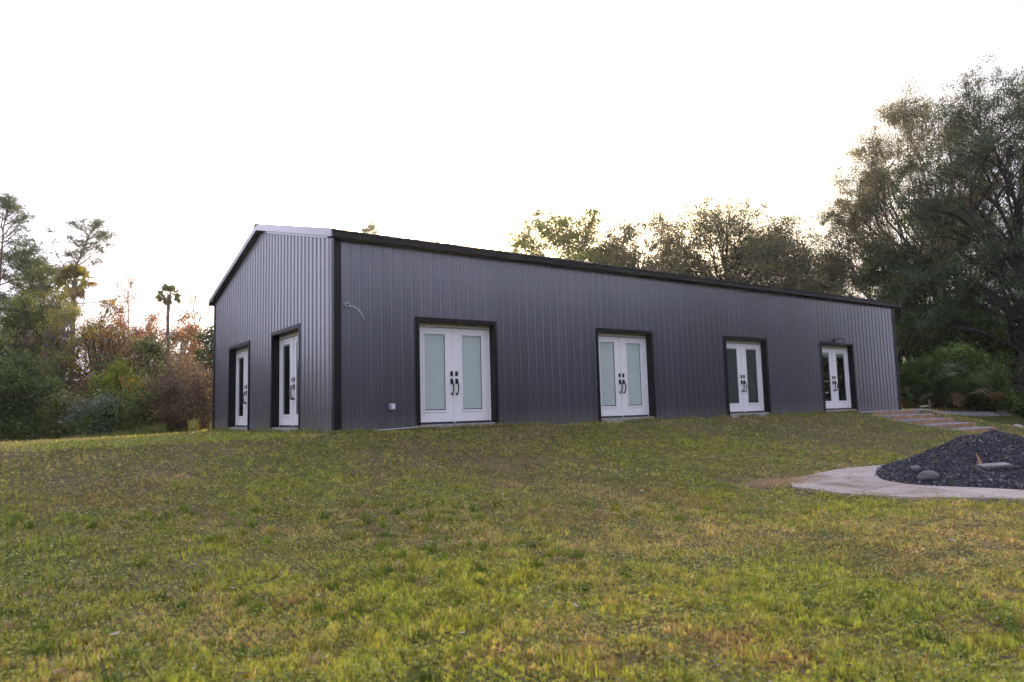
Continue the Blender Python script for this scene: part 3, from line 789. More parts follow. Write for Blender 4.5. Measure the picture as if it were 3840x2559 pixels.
    parts.append(blades(rng, x, y, ground(x, y), rng.uniform(0.2, 0.62, n) * (0.4 + cl * 0.8), np.full(n, 0.014), rng.uniform(0.05, 0.5, n),
                        palette(rng, n, [(0.10, 0.15, 0.03), (0.16, 0.18, 0.05), (0.28, 0.22, 0.12)], [4, 2, 1.5]), 2))
    V, Q, T, C = merge(parts)
    o = link_mesh('fringe_grass', np_mesh('fringe_grass', V, quads=Q, tris=T, col=C), GRASSMAT)
    tag(o, 'taller uncut grass along the left edge of the wood', 'grass', kind='stuff')
lawn()

def straw_patch():
    rng = np.random.RandomState(31); n = 9000
    x = 4.95 + rng.normal(0, .48, n); y = -6.2 + rng.normal(0, .16, n)
    k = rng.rand(n) < np.exp(-((x - 4.95) / .9) ** 2); x, y = x[k], y[k]; n = len(x)
    z = ground(x, y) + np.where(in_poly(x, y, PAD), .033, .008)
    V, Q, T, C = merge([blades(rng, x, y, z, rng.uniform(.03, .10, n), np.full(n, .008), rng.uniform(.93, .995, n), palette(rng, n, [(.50, .36, .22), (.42, .27, .15), (.60, .48, .34)], [3, 2, 1]), 1)])
    tag(link_mesh('dry_straw', np_mesh('dry_straw', V, tris=T, col=C), GRASSMAT), 'patch of dry tan straw at the tip of the concrete pad', 'straw', kind='stuff')
straw_patch()

def litter():
    rng = np.random.RandomState(3); n = 420
    a = YAW + rng.uniform(-0.72, 0.72, n); r = rng.uniform(4, 22, n) ** 1.0
    x = CAM[0] + np.sin(a) * r; y = CAM[1] + np.cos(a) * r
    k = lawn_mask(x, y); x, y, r = x[k], y[k], r[k]; n = len(x)
    V = []; Q = []; C = []
    for i in range(n):
        s = rng.uniform(0.018, 0.04); az = rng.uniform(0, 2 * PI); z = float(ground(x[i], y[i])) + rng.uniform(0.03, 0.055)
        c = np.array(random.Random(i).choice([(0.10, 0.05, 0.03), (0.16, 0.09, 0.05), (0.22, 0.13, 0.08), (0.06, 0.035, 0.025), (0.42, 0.36, 0.3)]))
        pts = [(-1, 0, .25), (-.3, .45, 0), (.5, .4, .1), (1.1, 0, .3), (.5, -.4, .1), (-.3, -.45, 0)]
        b = len(V)
        for (u, v, w) in pts:
            V.append((x[i] + s * (u * math.cos(az) - v * math.sin(az)), y[i] + s * (u * math.sin(az) + v * math.cos(az)), z + s * w * rng.uniform(.4, 1.4))); C.append(c)
        Q += [(b, b + 1, b + 2, b + 3), (b, b + 3, b + 4, b + 5)]
    o = link_mesh('fallen_leaves', np_mesh('fallen_leaves', V, quads=Q, col=np.array(C)), leaf_mat('dead_leaf', 0.1))
    tag(o, 'small brown dead leaves scattered over the lawn', 'fallen leaves', kind='stuff')
litter()

# ------------------------------------------------------------------ stairs, pile, stones
def chips(rng, P, s, col, flat=1.0):
    """little irregular tetra-like chips at points P"""
    n = len(P)
    base = np.array([(-1, -.6, -.5), (1, -.5, -.4), (0.1, 1, -.5), (0, 0, .8)], float)
    ax = rng.normal(size=(n, 3, 3)); 
    u = ax[:, 0] / np.linalg.norm(ax[:, 0], axis=1)[:, None]
    v = np.cross(u, ax[:, 1]); v /= np.linalg.norm(v, axis=1)[:, None]; w = np.cross(u, v)
    jit = base[None] * rng.uniform(0.6, 1.3, (n, 4, 3))
    V = P[:, None, :] + (jit[..., 0:1] * u[:, None] + jit[..., 1:2] * v[:, None] + jit[..., 2:3] * w[:, None]) * s[:, None, None]
    V[..., 2] = P[:, None, 2] + (V[..., 2] - P[:, None, 2]) * flat
    i = np.arange(n)[:, None, None] * 4
    T = (i + np.array([[0, 2, 1], [0, 1, 3], [1, 2, 3], [2, 0, 3]])[None]).reshape(-1, 3)
    return V.reshape(-1, 3), T, np.repeat(col, 4, 0)

VC = leaf_mat('chip_colour', 0.0, rough=0.7, spec=0.3)
def stairs():
    wood = simple('treated_timber', (0.34, 0.21, 0.13), rough=0.85, var=0.3, scale=3, bump=0.3, bscale=20)
    g = empty('garden_steps', (20.2, -1.9, -0.5), 'five timber edged gravel steps down the bank past the far end of the building', 'steps')
    rng = np.random.RandomState(8)
    for i, (y, z) in enumerate(zip(STY, STZ)):
        m = MB(); x0 = STX0 + 0.12 * i * 0
        m.box((x0 - 20.2, y - 0.04 + 1.9, z - 0.17 + 0.5), (STX1 - 20.2, y + 1.9, z + 0.5))
        if i: m.box((STX1 - 0.045 - 20.2, y + 0.002 + 1.9, z - 0.17 + 0.5), (STX1 - 20.2, STY[i - 1] - 0.045 + 1.9, z - 0.004 + 0.5))
        b = m.build('step_board', wood, g, bevel=0.004); b.location = (0, 0, 0)
        b.rotation_euler = (0, rng.uniform(-.004, .004), 0)
        n = 1500 if i else 6000
        yb = (STY[i - 1] - 0.045) if i else -0.02
        xa, xb = (STX0, STX1 - .05) if i else (18.3, 30)
        P = np.stack([rng.uniform(xa, xb, n), rng.uniform(y + 0.005, yb, n), z - 0.012 + rng.uniform(-.012, .022, n)], -1)
        if not i:
            e = P[:, 0] > STX1; P[e, 2] = ground(P[e, 0], P[e, 1]) + rng.uniform(0.0, .03, e.sum())
        V, T, C = chips(rng, P, rng.uniform(0.014, 0.032, n), palette(rng, n, [(0.40, 0.39, 0.40), (0.28, 0.27, 0.28), (0.52, 0.50, 0.49)], [3, 3, 1]))
        V = V - np.array([20.2, -1.9, -0.5])
        o = link_mesh('gravel_tread', np_mesh('gravel_tread', V, tris=T, col=C), VC, g)
        # soil body under the gravel
    f = MB()
    for i, (y, z) in enumerate(zip(STY, STZ)):
        yb = (STY[i - 1] - 0.045) if i else -0.015
        f.box((STX0 - 20.2, y + 0.003 + 1.9, z - 0.3 + 0.5), (STX1 - .05 - 20.2, yb + 1.9, z - 0.022 + 0.5))
    f.build('step_bed', simple('gravel_bed', (0.36, 0.34, 0.33), rough=0.95, bump=0.8), g)
stairs()

PC = (9.6, -8.3)
def pile_h(x, y):
    u = (x - PC[0]) / 3.5; v = (y - PC[1]) / np.where(y > PC[1], 2.35, 3.2)
    a = np.arctan2(v, u); r = np.hypot(u, v) / (1 + 0.08 * np.sin(3 * a + 1) + 0.05 * np.sin(5 * a))
    h = 0.68 * np.clip(1 - r, 0, 1) ** 0.85
    h2 = 0.16 * np.exp(-(((x - 9.1) / 0.7) ** 2 + ((y + 7.3) / 0.6) ** 2)) + 0.12 * np.exp(-(((x - 10.9) / 0.8) ** 2 + ((y + 7.9) / 0.6) ** 2))
    n = (vnoise(x, y, 0.7, 5) - 0.5) * 0.36 + (vnoise(x, y, 0.2, 2) - 0.5) * 0.10
    return h + (h2 + n) * sstep(0, 0.25, h)
def pile():
    rng = np.random.RandomState(21)
    g = empty('gravel_heap', (PC[0], PC[1], float(ground(*PC))), 'large heap of dark blue grey crushed stone on the concrete pad', 'heap')
    o0 = np.array(g.location)
    xs = np.linspace(5.6, 13.8, 120); ys = np.linspace(-12.0, -5.3, 95)
    X, Y = np.meshgrid(xs, ys, indexing='ij'); H = pile_h(X, Y)
    Z = ground(X, Y) + np.where(H > 0.005, H + 0.02, -0.08)
    V = np.stack([X, Y, Z], -1).reshape(-1, 3) - o0; ny = len(ys)
    i = np.arange(len(xs) - 1)[:, None] * ny + np.arange(ny - 1)[None, :]
    Q = np.stack([i, i + ny, i + ny + 1, i + 1], -1).reshape(-1, 4)
    keep = (H.reshape(-1)[Q] > 0.0).any(1)
    core = link_mesh('heap_core', np_mesh('heap_core', V, quads=Q[keep], smooth=True), simple('dark_fines', (0.034, 0.033, 0.042), rough=0.9, var=0.5, scale=14, bump=1.0, bscale=40), g)
    n = 120000; x = rng.uniform(5.6, 13.7, n); y = rng.uniform(-11.9, -5.3, n); h = pile_h(x, y)
    k = (h > 0.01) | (rng.rand(n) < 0.012 * np.exp(-np.maximum(0, np.hypot((x - PC[0]) / 3.0, (y - PC[1]) / 2.35) - 1) * 8))
    x, y, h = x[k], y[k], h[k]; n = len(x)
    P = np.stack([x, y, ground(x, y) + np.maximum(h, 0) + 0.028], -1) - o0
    V, T, C = chips(rng, P, rng.uniform(0.006, 0.024, n) * (1 + (rng.rand(n) < .03)), palette(rng, n, [(0.045, 0.045, 0.062), (0.03, 0.03, 0.038), (0.08, 0.08, 0.105), (0.26, 0.25, 0.27), (0.14, 0.10, 0.075)], [4, 4, 3, .5, 1.6]))
    link_mesh('crushed_stone', np_mesh('crushed_stone', V, tris=T, col=C), VC, g)['kind'] = 'stuff'
pile()

def rock(name, loc, s, seed, m, label=None, cat=None, group=None, parent=None):
    rng = np.random.RandomState(seed); import bmesh
    bm = bmesh.new(); bmesh.ops.create_icosphere(bm, subdivisions=3, radius=1)
    for v in bm.verts:
        p = np.array(v.co); d = 1 + 0.28 * (vnoise(p[0] * 2 + seed, p[1] * 2 + p[2], 1.0) - .5) + 0.3 * (vnoise(p[2] * 2 - seed, p[0] + 3, .7) - .5)
        v.co = Vector((p[0] * s[0], p[1] * s[1], p[2] * s[2])) * d
    me = bpy.data.meshes.new(name); bm.to_mesh(me); bm.free(); me.polygons.foreach_set('use_smooth', np.ones(len(me.polygons), bool))
    o = link_mesh(name, me, m, parent); o.location = loc; o.rotation_euler = (0, 0, rng.uniform(0, 6))
    return tag(o, label, cat, group)
M['stone'] = simple('pale_field_stone', (0.11, 0.113, 0.115), rough=0.85, var=0.25, scale=6, bump=0.6, bscale=12)
def on_pile(px, dep): 
    x, y = at(px, dep); return x, y, float(ground(x, y) + max(0.02, float(pile_h(np.array(x), np.array(y)))))
x, y, z = on_pile(3443, 11.05); rock('stone', (x, y, z + 0.07), (0.15, 0.12, 0.09), 4, M['stone'], 'rounded pale grey stone at the foot of the dark heap', 'stone')
x, y, z = on_pile(3400, 11.4); rock('stone', (x, y, z + 0.06), (0.11, 0.07, 0.07), 9, M['galv'], 'dark jagged stone left of the pale stone at the heap', 'stone')
def debris():
    x, y, z = on_pile(3690, 11.3)
    b = MB(); b.box((-0.22, -0.09, -0.016), (0.22, 0.09, 0.016)); o = b.build('plank', simple('weathered_plank', (0.20, 0.19, 0.185), rough=0.85, var=0.3, scale=8, bump=.4), bevel=0.004, loc=(x, y, z + 0.12))
    o.rotation_euler = (0.12, -0.05, -0.6); tag(o, 'short weathered grey plank lying on the dark heap', 'plank')
    b = MB(); b.prism([(0, 0, 0), (0.055, 0.0, -.01), (0.035, 0.0, 0.06), (-0.07, 0.0, 0.20)], (0, 0.012, 0)); x2, y2, z2 = on_pile(3640, 11.5)
    o = b.build('wood_scrap', simple('fresh_wood', (0.52, 0.32, 0.18), rough=0.8), loc=(x2 - .05, y2, z2 + 0.10)); o.rotation_euler = (0.2, 0.1, -0.7); tag(o, 'pointed orange wood splinter standing beside the plank', 'wood scrap')
debris()
def rocks_far():
    rng = random.Random(4)
    lab = ['first', 'second']
    for k, (px, dep) in enumerate([(3775, 27.5), (3800, 27.9), (3822, 27.3), (3845, 27.8), (3868, 27.4), (3812, 26.8), (3838, 26.9), (3790, 28.6)]):
        x, y = at(px, dep); s = rng.uniform(.15, .27)
        rock('boulder', (x, y, float(ground(x, y)) + .06), (s, s * .8, s * .62), k + 30, M['pale'], 'pale boulder in the small heap beside the oak at the right edge', 'boulder', 'pale boulders heaped by the oak')
M['pale'] = simple('pale_boulder', (0.40, 0.39, 0.40), rough=0.85, var=0.2, scale=5, bump=.5, bscale=10)
rocks_far()
def post():
    x, y = at(3470, 27.2); z = float(ground(x, y))
    g = empty('short_post', (x, y, z), 'short weathered post with a white pipe arm behind the steps', 'post')
    m = MB(); m.tube([(0, 0, -.1), (0, 0, .36), (0, 0, .40)], [.045, .043, .03], 8); m.tube([(0, 0, .40), (0, 0, .46)], .016, 6); m.build('post_shaft', bark_mat('old_post', (0.16, 0.13, 0.10)), g)
    m = MB(); m.tube([(-.05 * cyw, .05 * syw, .21), (-.34 * cyw, .34 * syw, .195)], .017, 8); m.build('pipe_arm', M['cable'], g)
    x, y = at(706, 22.6); z = float(ground(x, y))
    m = MB(); m.tube([(0, 0, -.1), (.01, 0, .22)], .025, 6); o = m.build('wooden_stake', bark_mat('stake', (0.30, 0.19, 0.12)), loc=(x, y, z)); tag(o, 'small orange brown wooden stake at the wood edge left of the gable', 'stake')
post()
def string_line():
    # thin pale cord lying in the grass below the nearest long-wall door
    m = MB(); pts = []
    for k in range(12):
        x = 0.75 + k * 0.12; y = -0.28 + 0.012 * k; pts.append((x, y, float(ground(x, y)) + 0.055 + 0.004 * k))
    m.tube(pts, 0.006, 5); o = m.build('garden_string', M['cable']); tag(o, 'thin pale string lying in the grass near the front corner', 'string')
string_line()

# ------------------------------------------------------------------ vegetation
def frusta(A, Bp, ra, rb, k=4):
    """many tapered segments at once"""
    A = np.asarray(A, float); Bp = np.asarray(Bp, float); n = len(A)
    d = Bp - A; d /= (np.linalg.norm(d, axis=1)[:, None] + 1e-9)
    ref = np.where(np.abs(d[:, 2:3]) < 0.9, np.array([[0, 0, 1.0]]), np.array([[1.0, 0, 0]]))
    a = np.cross(d, ref); a /= (np.linalg.norm(a, axis=1)[:, None] + 1e-9); b = np.cross(d, a)
    V = np.zeros((n, 2 * k, 3))
    for j in range(k):
        c, s = math.cos(2 * PI * j / k), math.sin(2 * PI * j / k)
        V[:, j] = A + (a * c + b * s) * np.asarray(ra)[:, None]; V[:, k + j] = Bp + (a * c + b * s) * np.asarray(rb)[:, None]
    Q = np.array([[j, (j + 1) % k, k + (j + 1) % k, k + j] for j in range(k)])
    Q = (np.arange(n)[:, None, None] * 2 * k + Q[None]).reshape(-1, 4)
    return V.reshape(-1, 3), Q

def rot_about(v, axis, ang):
    axis = axis / (np.linalg.norm(axis) + 1e-9)
    return v * math.cos(ang) + np.cross(axis, v) * math.sin(ang) + axis * (axis @ v) * (1 - math.cos(ang))

class Skel:
    def __init__(s, seed): s.A = []; s.B = []; s.ra = []; s.rb = []; s.tips = []; s.rng = np.random.RandomState(seed)
    def seg(s, a, b, ra, rb): s.A.append(a); s.B.append(b); s.ra.append(ra); s.rb.append(rb)
    def branch(s, p, d, length, r, depth, maxd, wig=0.22, up=0.05, split=3, ang=0.65, shr=0.66, tipr=0.006):
        n = max(3, int(4 + length)) if depth == 0 else 4
        step = length / n; rng = s.rng; pts = []
        r1 = max(tipr, r * 0.45)
        for i in range(n):
            d = d + rng.normal(0, wig, 3) * 0.5 + np.array([0, 0, up]); d /= np.linalg.norm(d)
            q = p + d * step; ra = r + (r1 - r) * i / n; rb = r + (r1 - r) * (i + 1) / n
            s.seg(p, q, ra, rb); p = q; pts.append((p, d, rb))
            if depth >= maxd: s.tips.append(p)
        if depth < maxd:
            for (q, dd, rr) in pts[(1 if depth else n // 2):]:
                for _ in range(split if rng.rand() < 0.75 else split - 1):
                    ax = rng.normal(size=3); ax -= dd * (ax @ dd)
                    nd = rot_about(dd, ax, ang * rng.uniform(0.6, 1.3))
                    s.branch(q, nd, length * shr * rng.uniform(0.7, 1.15), rr * 0.62, depth + 1, maxd, wig, up, split, ang, shr, tipr)
        return p

def leaf_cloud(rng, centers, per, rad, size, cols, w, flat=0.75, aspect=0.5, bright=None, droop=0.0):
    """small leaf lozenges gathered round many twig points, with a colour drift from clump to clump"""
    n = len(centers) * per
    C = np.repeat(np.asarray(centers, float), per, 0)
    off = rng.normal(0, 1, (n, 3)) * np.array([1, 1, flat]) * (rad * np.repeat(rng.uniform(0.55, 1.25, len(centers)), per))[:, None] * 0.55
    P = C + off
    u = rng.normal(size=(n, 3)); u[:, 2] -= droop; u /= np.linalg.norm(u, axis=1)[:, None]
    v = np.cross(u, rng.normal(size=(n, 3))); v /= np.linalg.norm(v, axis=1)[:, None]
    s = size * rng.uniform(0.55, 1.35, n)
    u = u * s[:, None] * 0.5; v = v * (s * aspect)[:, None] * 0.5
    V = np.stack([P - u, P + v, P + u, P - v], 1).reshape(-1, 3)
    Q = np.arange(n)[:, None] * 4 + np.array([[0, 1, 2, 3]])
    cc = np.repeat(palette(rng, len(centers), cols, w), per, 0) * rng.uniform(0.7, 1.3, (n, 1))
    return V, Q, np.repeat(cc, 4, 0)

BARK = {'grey': bark_mat('grey_bark', (0.16, 0.145, 0.125)), 'dark': bark_mat('dark_bark', (0.045, 0.040, 0.036)),
        'pale': bark_mat('pale_bark', (0.30, 0.26, 0.22)), 'pine': bark_mat('pine_bark', (0.15, 0.10, 0.075)), 'brown': bark_mat('brown_twigs', (0.15, 0.105, 0.085))}
LEAF = leaf_mat('tree_leaves', trans=0.30, rough=0.5, spec=0.3)
LEAFG = leaf_mat('autumn_leaves', trans=0.5, rough=0.6, spec=0.2, tint=(1.3, 1.1, 0.7))

OAK = [(0.055, 0.09, 0.037), (0.075, 0.113, 0.052), (0.04, 0.069, 0.032), (0.109, 0.144, 0.082)]
DKG = [(0.071, 0.121, 0.032), (0.112, 0.166, 0.038), (0.054, 0.089, 0.027), (0.16, 0.214, 0.054)]
OLV = [(0.166, 0.188, 0.044), (0.113, 0.14, 0.037), (0.226, 0.219, 0.062), (0.074, 0.101, 0.031)]
ORG = [(0.38, 0.13, 0.035), (0.30, 0.10, 0.04), (0.42, 0.20, 0.04), (0.12, 0.11, 0.035), (0.20, 0.09, 0.05)]
YEL = [(0.418, 0.31, 0.03), (0.33, 0.276, 0.03), (0.132, 0.161, 0.03), (0.44, 0.23, 0.03)]
LIM = [(0.192, 0.288, 0.03), (0.132, 0.216, 0.03), (0.3, 0.336, 0.03), (0.096, 0.144, 0.025)]
RUS = [(0.208, 0.098, 0.065), (0.143, 0.085, 0.065), (0.26, 0.143, 0.065), (0.104, 0.091, 0.039), (0.364, 0.26, 0.065)]
BKL = [(0.163, 0.168, 0.083), (0.2, 0.192, 0.088), (0.112, 0.12, 0.066), (0.25, 0.204, 0.099)]  # leaf colours lightened and warmed, glare of the sun behind painted in
LOL = [(0.179, 0.23, 0.057), (0.248, 0.288, 0.067), (0.124, 0.173, 0.043), (0.318, 0.302, 0.076)]
RUB = [(0.182, 0.119, 0.105), (0.14, 0.098, 0.091), (0.21, 0.14, 0.112), (0.126, 0.119, 0.07), (0.336, 0.266, 0.07)]
GRY = [(0.162, 0.203, 0.157), (0.121, 0.162, 0.122), (0.203, 0.23, 0.172), (0.081, 0.108, 0.072)]

def top_h(px, dep, top):
    """height a plant needs to reach photo row `top` at this distance"""
    x, y = at(px, dep)
    return CAM[2] + (1596 - 0.0268 * px - top) * dep / FPX - float(ground(x, y))

def fit(s, H, R):
    """scale a skeleton so that it is H tall and about R in radius"""
    A = np.array(s.A); Bq = np.array(s.B); T = np.array(s.tips)
    zz = T[:, 2].max(); rr = np.percentile(np.hypot(T[:, 0], T[:, 1]), 96)
    sc = np.array([R / rr, R / rr, H / zz]); c = np.clip((np.array([0, 0, 1]) * 1.0), 0, 1)
    s.A = A * sc; s.B = Bq * sc; s.tips = list(T * sc)

def lobed(s, H, R, low, nl, ncl, tr, lean=(0, 0), lobe=0.36):
    """broad crown: limbs reach out to lobes, twigs fill each lobe with clump points"""
    rng = s.rng; n = 9; z0 = H * low; Hc = H - z0
    p = np.array([0, 0, -.15]); d = np.array([lean[0], lean[1], 1.0]); stem = [p]
    for i in range(n):
        d = d + rng.normal(0, .09, 3); d[2] = 1.0; q = p + d / np.linalg.norm(d) * H * .8 / n
        s.seg(p, q, tr * (1.25 if i == 0 else 1) * (1 - .85 * i / n), tr * (1 - .85 * (i + 1) / n)); p = q; stem.append(q)
    stem = np.array(stem)
    for k in range(nl):
        t = ((k + .5) / nl) ** .85; az = k * 2.399 + rng.uniform(-.5, .5)
        rl = R * lobe * rng.uniform(.55, 1.35)
        env = (1 - abs(2 * t - .85) ** 2.4 if abs(2 * t - .85) < 1 else 0.0); env = max(.22, env) ** .5
        rad = max(0.0, R * env - rl * .6) * rng.uniform(.55, 1.0)
        zc = z0 + rl * .5 + (t + rng.uniform(-.09, .04)) * (Hc - 1.35 * rl); c = np.array([math.cos(az) * rad + lean[0] * zc * .6, math.sin(az) * rad + lean[1] * zc * .6, zc])
        zs = z0 * .8 + (zc - z0 * .8) * rng.uniform(.35, .7); j = min(n - 1, int(zs / (H * .8) * n)); b = stem[j]
        pts = [b]; m = 5; bend = rng.normal(0, .10, 3) * np.linalg.norm(c - b); bend[2] = abs(bend[2])
        for i in range(1, m + 1):
            f = i / m; pts.append(b * (1 - f) + c * f + bend * math.sin(PI * f) + rng.normal(0, .04, 3) * rad)
        r0 = tr * .42 * (1 - .6 * t)
        for i in range(m): s.seg(pts[i], pts[i + 1], r0 * (1 - .8 * i / m), r0 * (1 - .8 * (i + 1) / m))
        for _ in range(ncl):
            v = rng.normal(size=3); v /= np.linalg.norm(v); e = c + v * rl * rng.uniform(.35, 1.05) * np.array([1.1, 1.1, .8])
            o = pts[rng.randint(2, m + 1)]; mid = (o + e) / 2 + rng.normal(0, .12, 3) * rl
            s.seg(o, mid, .017, .011); s.seg(mid, e, .010, .004); s.tips.append(e)
            e2 = e + rng.normal(0, .22, 3) * rl; s.seg(mid, e2, .008, .004); s.tips.append(e2)

def tree(name, px, dep, seed, H, R, lab, cat='tree', fork=0.35, tr=0.16, bark='grey', cols=OAK, w=None, per=26, lrad=0.42, lsize=0.11,
         maxd=3, split=2, lean=(0, 0), crown_low=0.3, wig=0.25, up=0.06, lmat=None, keep=1.0, moss=0, group=None, nlimb=9, xy=None, drop=0.0, flat=0.7, ang=0.62, lobes=0, ncl=22, lobe=0.36):
    rng = np.random.RandomState(seed * 7 + 1)
    x, y = xy if xy else at(px, dep); z = float(ground(x, y)) - drop
    if H > 40: H = top_h(px, dep, H)
    g = empty(name, (x, y, z), lab, cat, group)
    s = Skel(seed)
    if lobes: lobed(s, H - lrad * .4, R, crown_low, lobes, ncl, tr, lean, lobe)
    # main stem
    p = np.array([0, 0, -0.15]); d = np.array([lean[0], lean[1], 1.0]); d /= np.linalg.norm(d)
    Ht = H * 0.84; n = 9; stem = [(p, d, tr * 1.25)]
    for i in range(0 if lobes else n):
        d = d + rng.normal(0, 0.07 * wig / 0.25, 3); d[2] = max(d[2], 0.75); d /= np.linalg.norm(d)
        q = p + d * Ht / n; ra = tr * (1.25 if i == 0 else 1) * (1 - 0.85 * i / n); rb = tr * (1 - 0.85 * (i + 1) / n)
        s.seg(p, q, ra, rb); p = q; stem.append((p, d, rb))
    if not lobes: s.tips.append(p)
    # limbs
    for i in range(0 if lobes else nlimb):
        t = crown_low + (1 - crown_low) * (i + 0.5) / nlimb
        f = t * n; k = min(n - 1, int(f)); q = stem[k][0] * (1 - (f - k)) + stem[k + 1][0] * (f - k)
        az = i * 2.399 + rng.uniform(-0.5, 0.5); el = 0.25 + 0.75 * t + rng.uniform(-0.2, 0.2)
        prof = math.sin(PI * min(1, max(0.08, (t - crown_low) / (1.08 - crown_low))) ** 0.75) ** 0.6
        ln = R * (0.35 + 0.65 * prof) * rng.uniform(0.75, 1.12)
        dd = np.array([math.cos(az) * math.cos(el), math.sin(az) * math.cos(el), math.sin(el)])
        s.branch(q, dd, ln, max(0.02, stem[k][2] * 0.55), 1, maxd, wig, up, split, ang, 0.60)
    if not lobes: fit(s, H - lrad * .4, R)
    V, Q = frusta(s.A, s.B, s.ra, s.rb, 5)
    link_mesh('trunk', np_mesh('trunk', V, quads=Q, smooth=True), BARK[bark], g)
    tips = np.array(s.tips)
    if keep < 1: tips = tips[rng.rand(len(tips)) < keep]
    tips = tips[tips[:, 2] > H * crown_low * 0.55]
    if per and len(tips):
        V, Q, C = leaf_cloud(rng, tips, per, lrad, lsize, cols, w or [3, 3, 3, 1.4] + [1] * (len(cols) - 4), flat=flat)
        link_mesh('crown', np_mesh('crown', V, quads=Q, col=C), lmat or LEAF, g)
    if moss:
        hang(g, rng, tips, moss)
    return g, len(tips)

MOSS = leaf_mat('spanish_moss', 0.25, rough=0.9, spec=0.05, tint=(1.1, 1.05, 0.9))
def hang(g, rng, tips, k, lmin=0.3, lmax=0.95):
    P = tips[rng.choice(len(tips), k)] if len(tips) else tips
    V = []; T = []; C = []; 
    m = 7
    n = len(P) * m
    A = np.repeat(P, m, 0) + rng.normal(0, 0.10, (n, 3)); ln = np.repeat(rng.uniform(lmin, lmax, len(P)), m) * rng.uniform(0.4, 1, n)
    az = rng.uniform(0, PI, n); w = rng.uniform(0.008, 0.028, n)
    wv = np.stack([np.cos(az) * w, np.sin(az) * w, 0 * w], -1)
    mid = A + np.stack([rng.normal(0, .03, n), rng.normal(0, .03, n), -ln * 0.5], -1); tip = A + np.stack([rng.normal(0, .05, n), rng.normal(0, .05, n), -ln], -1)
    V = np.stack([A - wv * .6, A + wv * .6, mid + wv, mid - wv, tip], 1).reshape(-1, 3); i = np.arange(n)[:, None] * 5
    C = np.repeat(palette(rng, n, [(0.12, 0.115, 0.095), (0.085, 0.085, 0.065), (0.16, 0.13, 0.10)], [3, 2, 1]), 5, 0)
    link_mesh('hanging_moss', np_mesh('hanging_moss', V, quads=i + np.array([[0, 1, 2, 3]]), tris=i + np.array([[3, 2, 4]]), col=C), MOSS, g)['kind'] = 'stuff'

def pine(px, dep, seed, H, R, lab, low=0.35, tr=0.14, lean=(0.05, 0), cols=None, dens=1.0):
    if H > 40: H = top_h(px, dep, H)
    rng = np.random.RandomState(seed); x, y = at(px, dep); g = empty('pine_tree', (x, y, float(ground(x, y))), lab, 'pine tree')
    s = Skel(seed); p = np.array([0, 0, -.1]); n = 12; d = np.array([lean[0], lean[1], 1.0])
    st = [(p, tr)]
    for i in range(n):
        d = d + rng.normal(0, .03, 3); q = p + d / np.linalg.norm(d) * H / n; s.seg(p, q, tr * (1 - .85 * i / n), tr * (1 - .85 * (i + 1) / n)); p = q; st.append((p, tr * (1 - .85 * (i + 1) / n)))
    tips = []
    nb = int(40 * dens)
    for i in range(nb):
        t = low + (1 - low) * (i + rng.rand()) / nb; f = t * n; k = min(n - 1, int(f)); q = st[k][0] * (1 - f + k) + st[k + 1][0] * (f - k)
        az = rng.uniform(0, 2 * PI); tt = (t - low) / (1 - low); ln = R * (0.35 + 0.75 * math.sin(PI * min(1, tt * 0.9 + 0.12))) * rng.uniform(.55, 1.1)
        el = 0.05 + 0.6 * tt
        dd = np.array([math.cos(az) * math.cos(el), math.sin(az) * math.cos(el), math.sin(el)]); m = 5; pp = q
        for j in range(m):
            dd = dd + rng.normal(0, .12, 3) + np.array([0, 0, .05]); dd /= np.linalg.norm(dd); q2 = pp + dd * ln / m
            s.seg(pp, q2, .035 * (1 - .8 * j / m), .035 * (1 - .8 * (j + 1) / m)); pp = q2
            if j >= 2:
                for _ in range(3):
                    e = pp + rng.normal(0, 1, 3) * np.array([.28, .28, .12]) * ln * 0.35; s.seg(pp, e, .01, .005); tips.append(e)
        tips.append(pp)
    tips.append(st[-1][0])
    V, Q = frusta(s.A, s.B, s.ra, s.rb, 5); link_mesh('trunk', np_mesh('trunk', V, quads=Q, smooth=True), BARK['pine'], g)
    V, Q, C = leaf_cloud(rng, np.array(tips), 34, 0.34, 0.20, cols or [(0.055, 0.10, 0.03), (0.08, 0.13, 0.04), (0.04, 0.075, 0.025), (0.13, 0.16, 0.04)], [3, 3, 2, 1], flat=0.45, aspect=0.12)
    link_mesh('needles', np_mesh('needles', V, quads=Q, col=C), LEAF, g)

def fan_leaf(rng, base, d, ln, fanr, col, V, T, C, nl=22, sp=1.95):
    """petiole with a pleated fan of blades"""
    d = d / np.linalg.norm(d); side = np.cross(d, [0, 0, 1.0]); side /= (np.linalg.norm(side) + 1e-9); up = np.cross(side, d)
    ro = rng.uniform(-1.2, 1.2); side, up = side * math.cos(ro) + up * math.sin(ro), up * math.cos(ro) - side * math.sin(ro)
    e = base + d * ln; i = len(V)
    V += [base - side * .02, base + side * .02, e + side * .012, e - side * .012]; T += [(i, i + 1, i + 2), (i, i + 2, i + 3)]; C += [np.array(col) * .9] * 4
    for k in range(nl):
        a = -sp + 2 * sp * k / (nl - 1); dr = d * math.cos(a) + side * math.sin(a)
        L = fanr * (1 - .35 * abs(a) / sp) * rng.uniform(.85, 1.08)
        mid = e + dr * L * .55 + up * (.06 * L); tip = e + dr * L + np.array([0, 0, -1.0]) * L * rng.uniform(.12, .42)
        w = np.cross(dr, up) * fanr * .045; i = len(V)
        V += [e, mid - w, tip, mid + w]; T += [(i, i + 1, i + 3), (i + 1, i + 2, i + 3)]; C += [np.array(col) * rng.uniform(.7, 1.3)] * 4

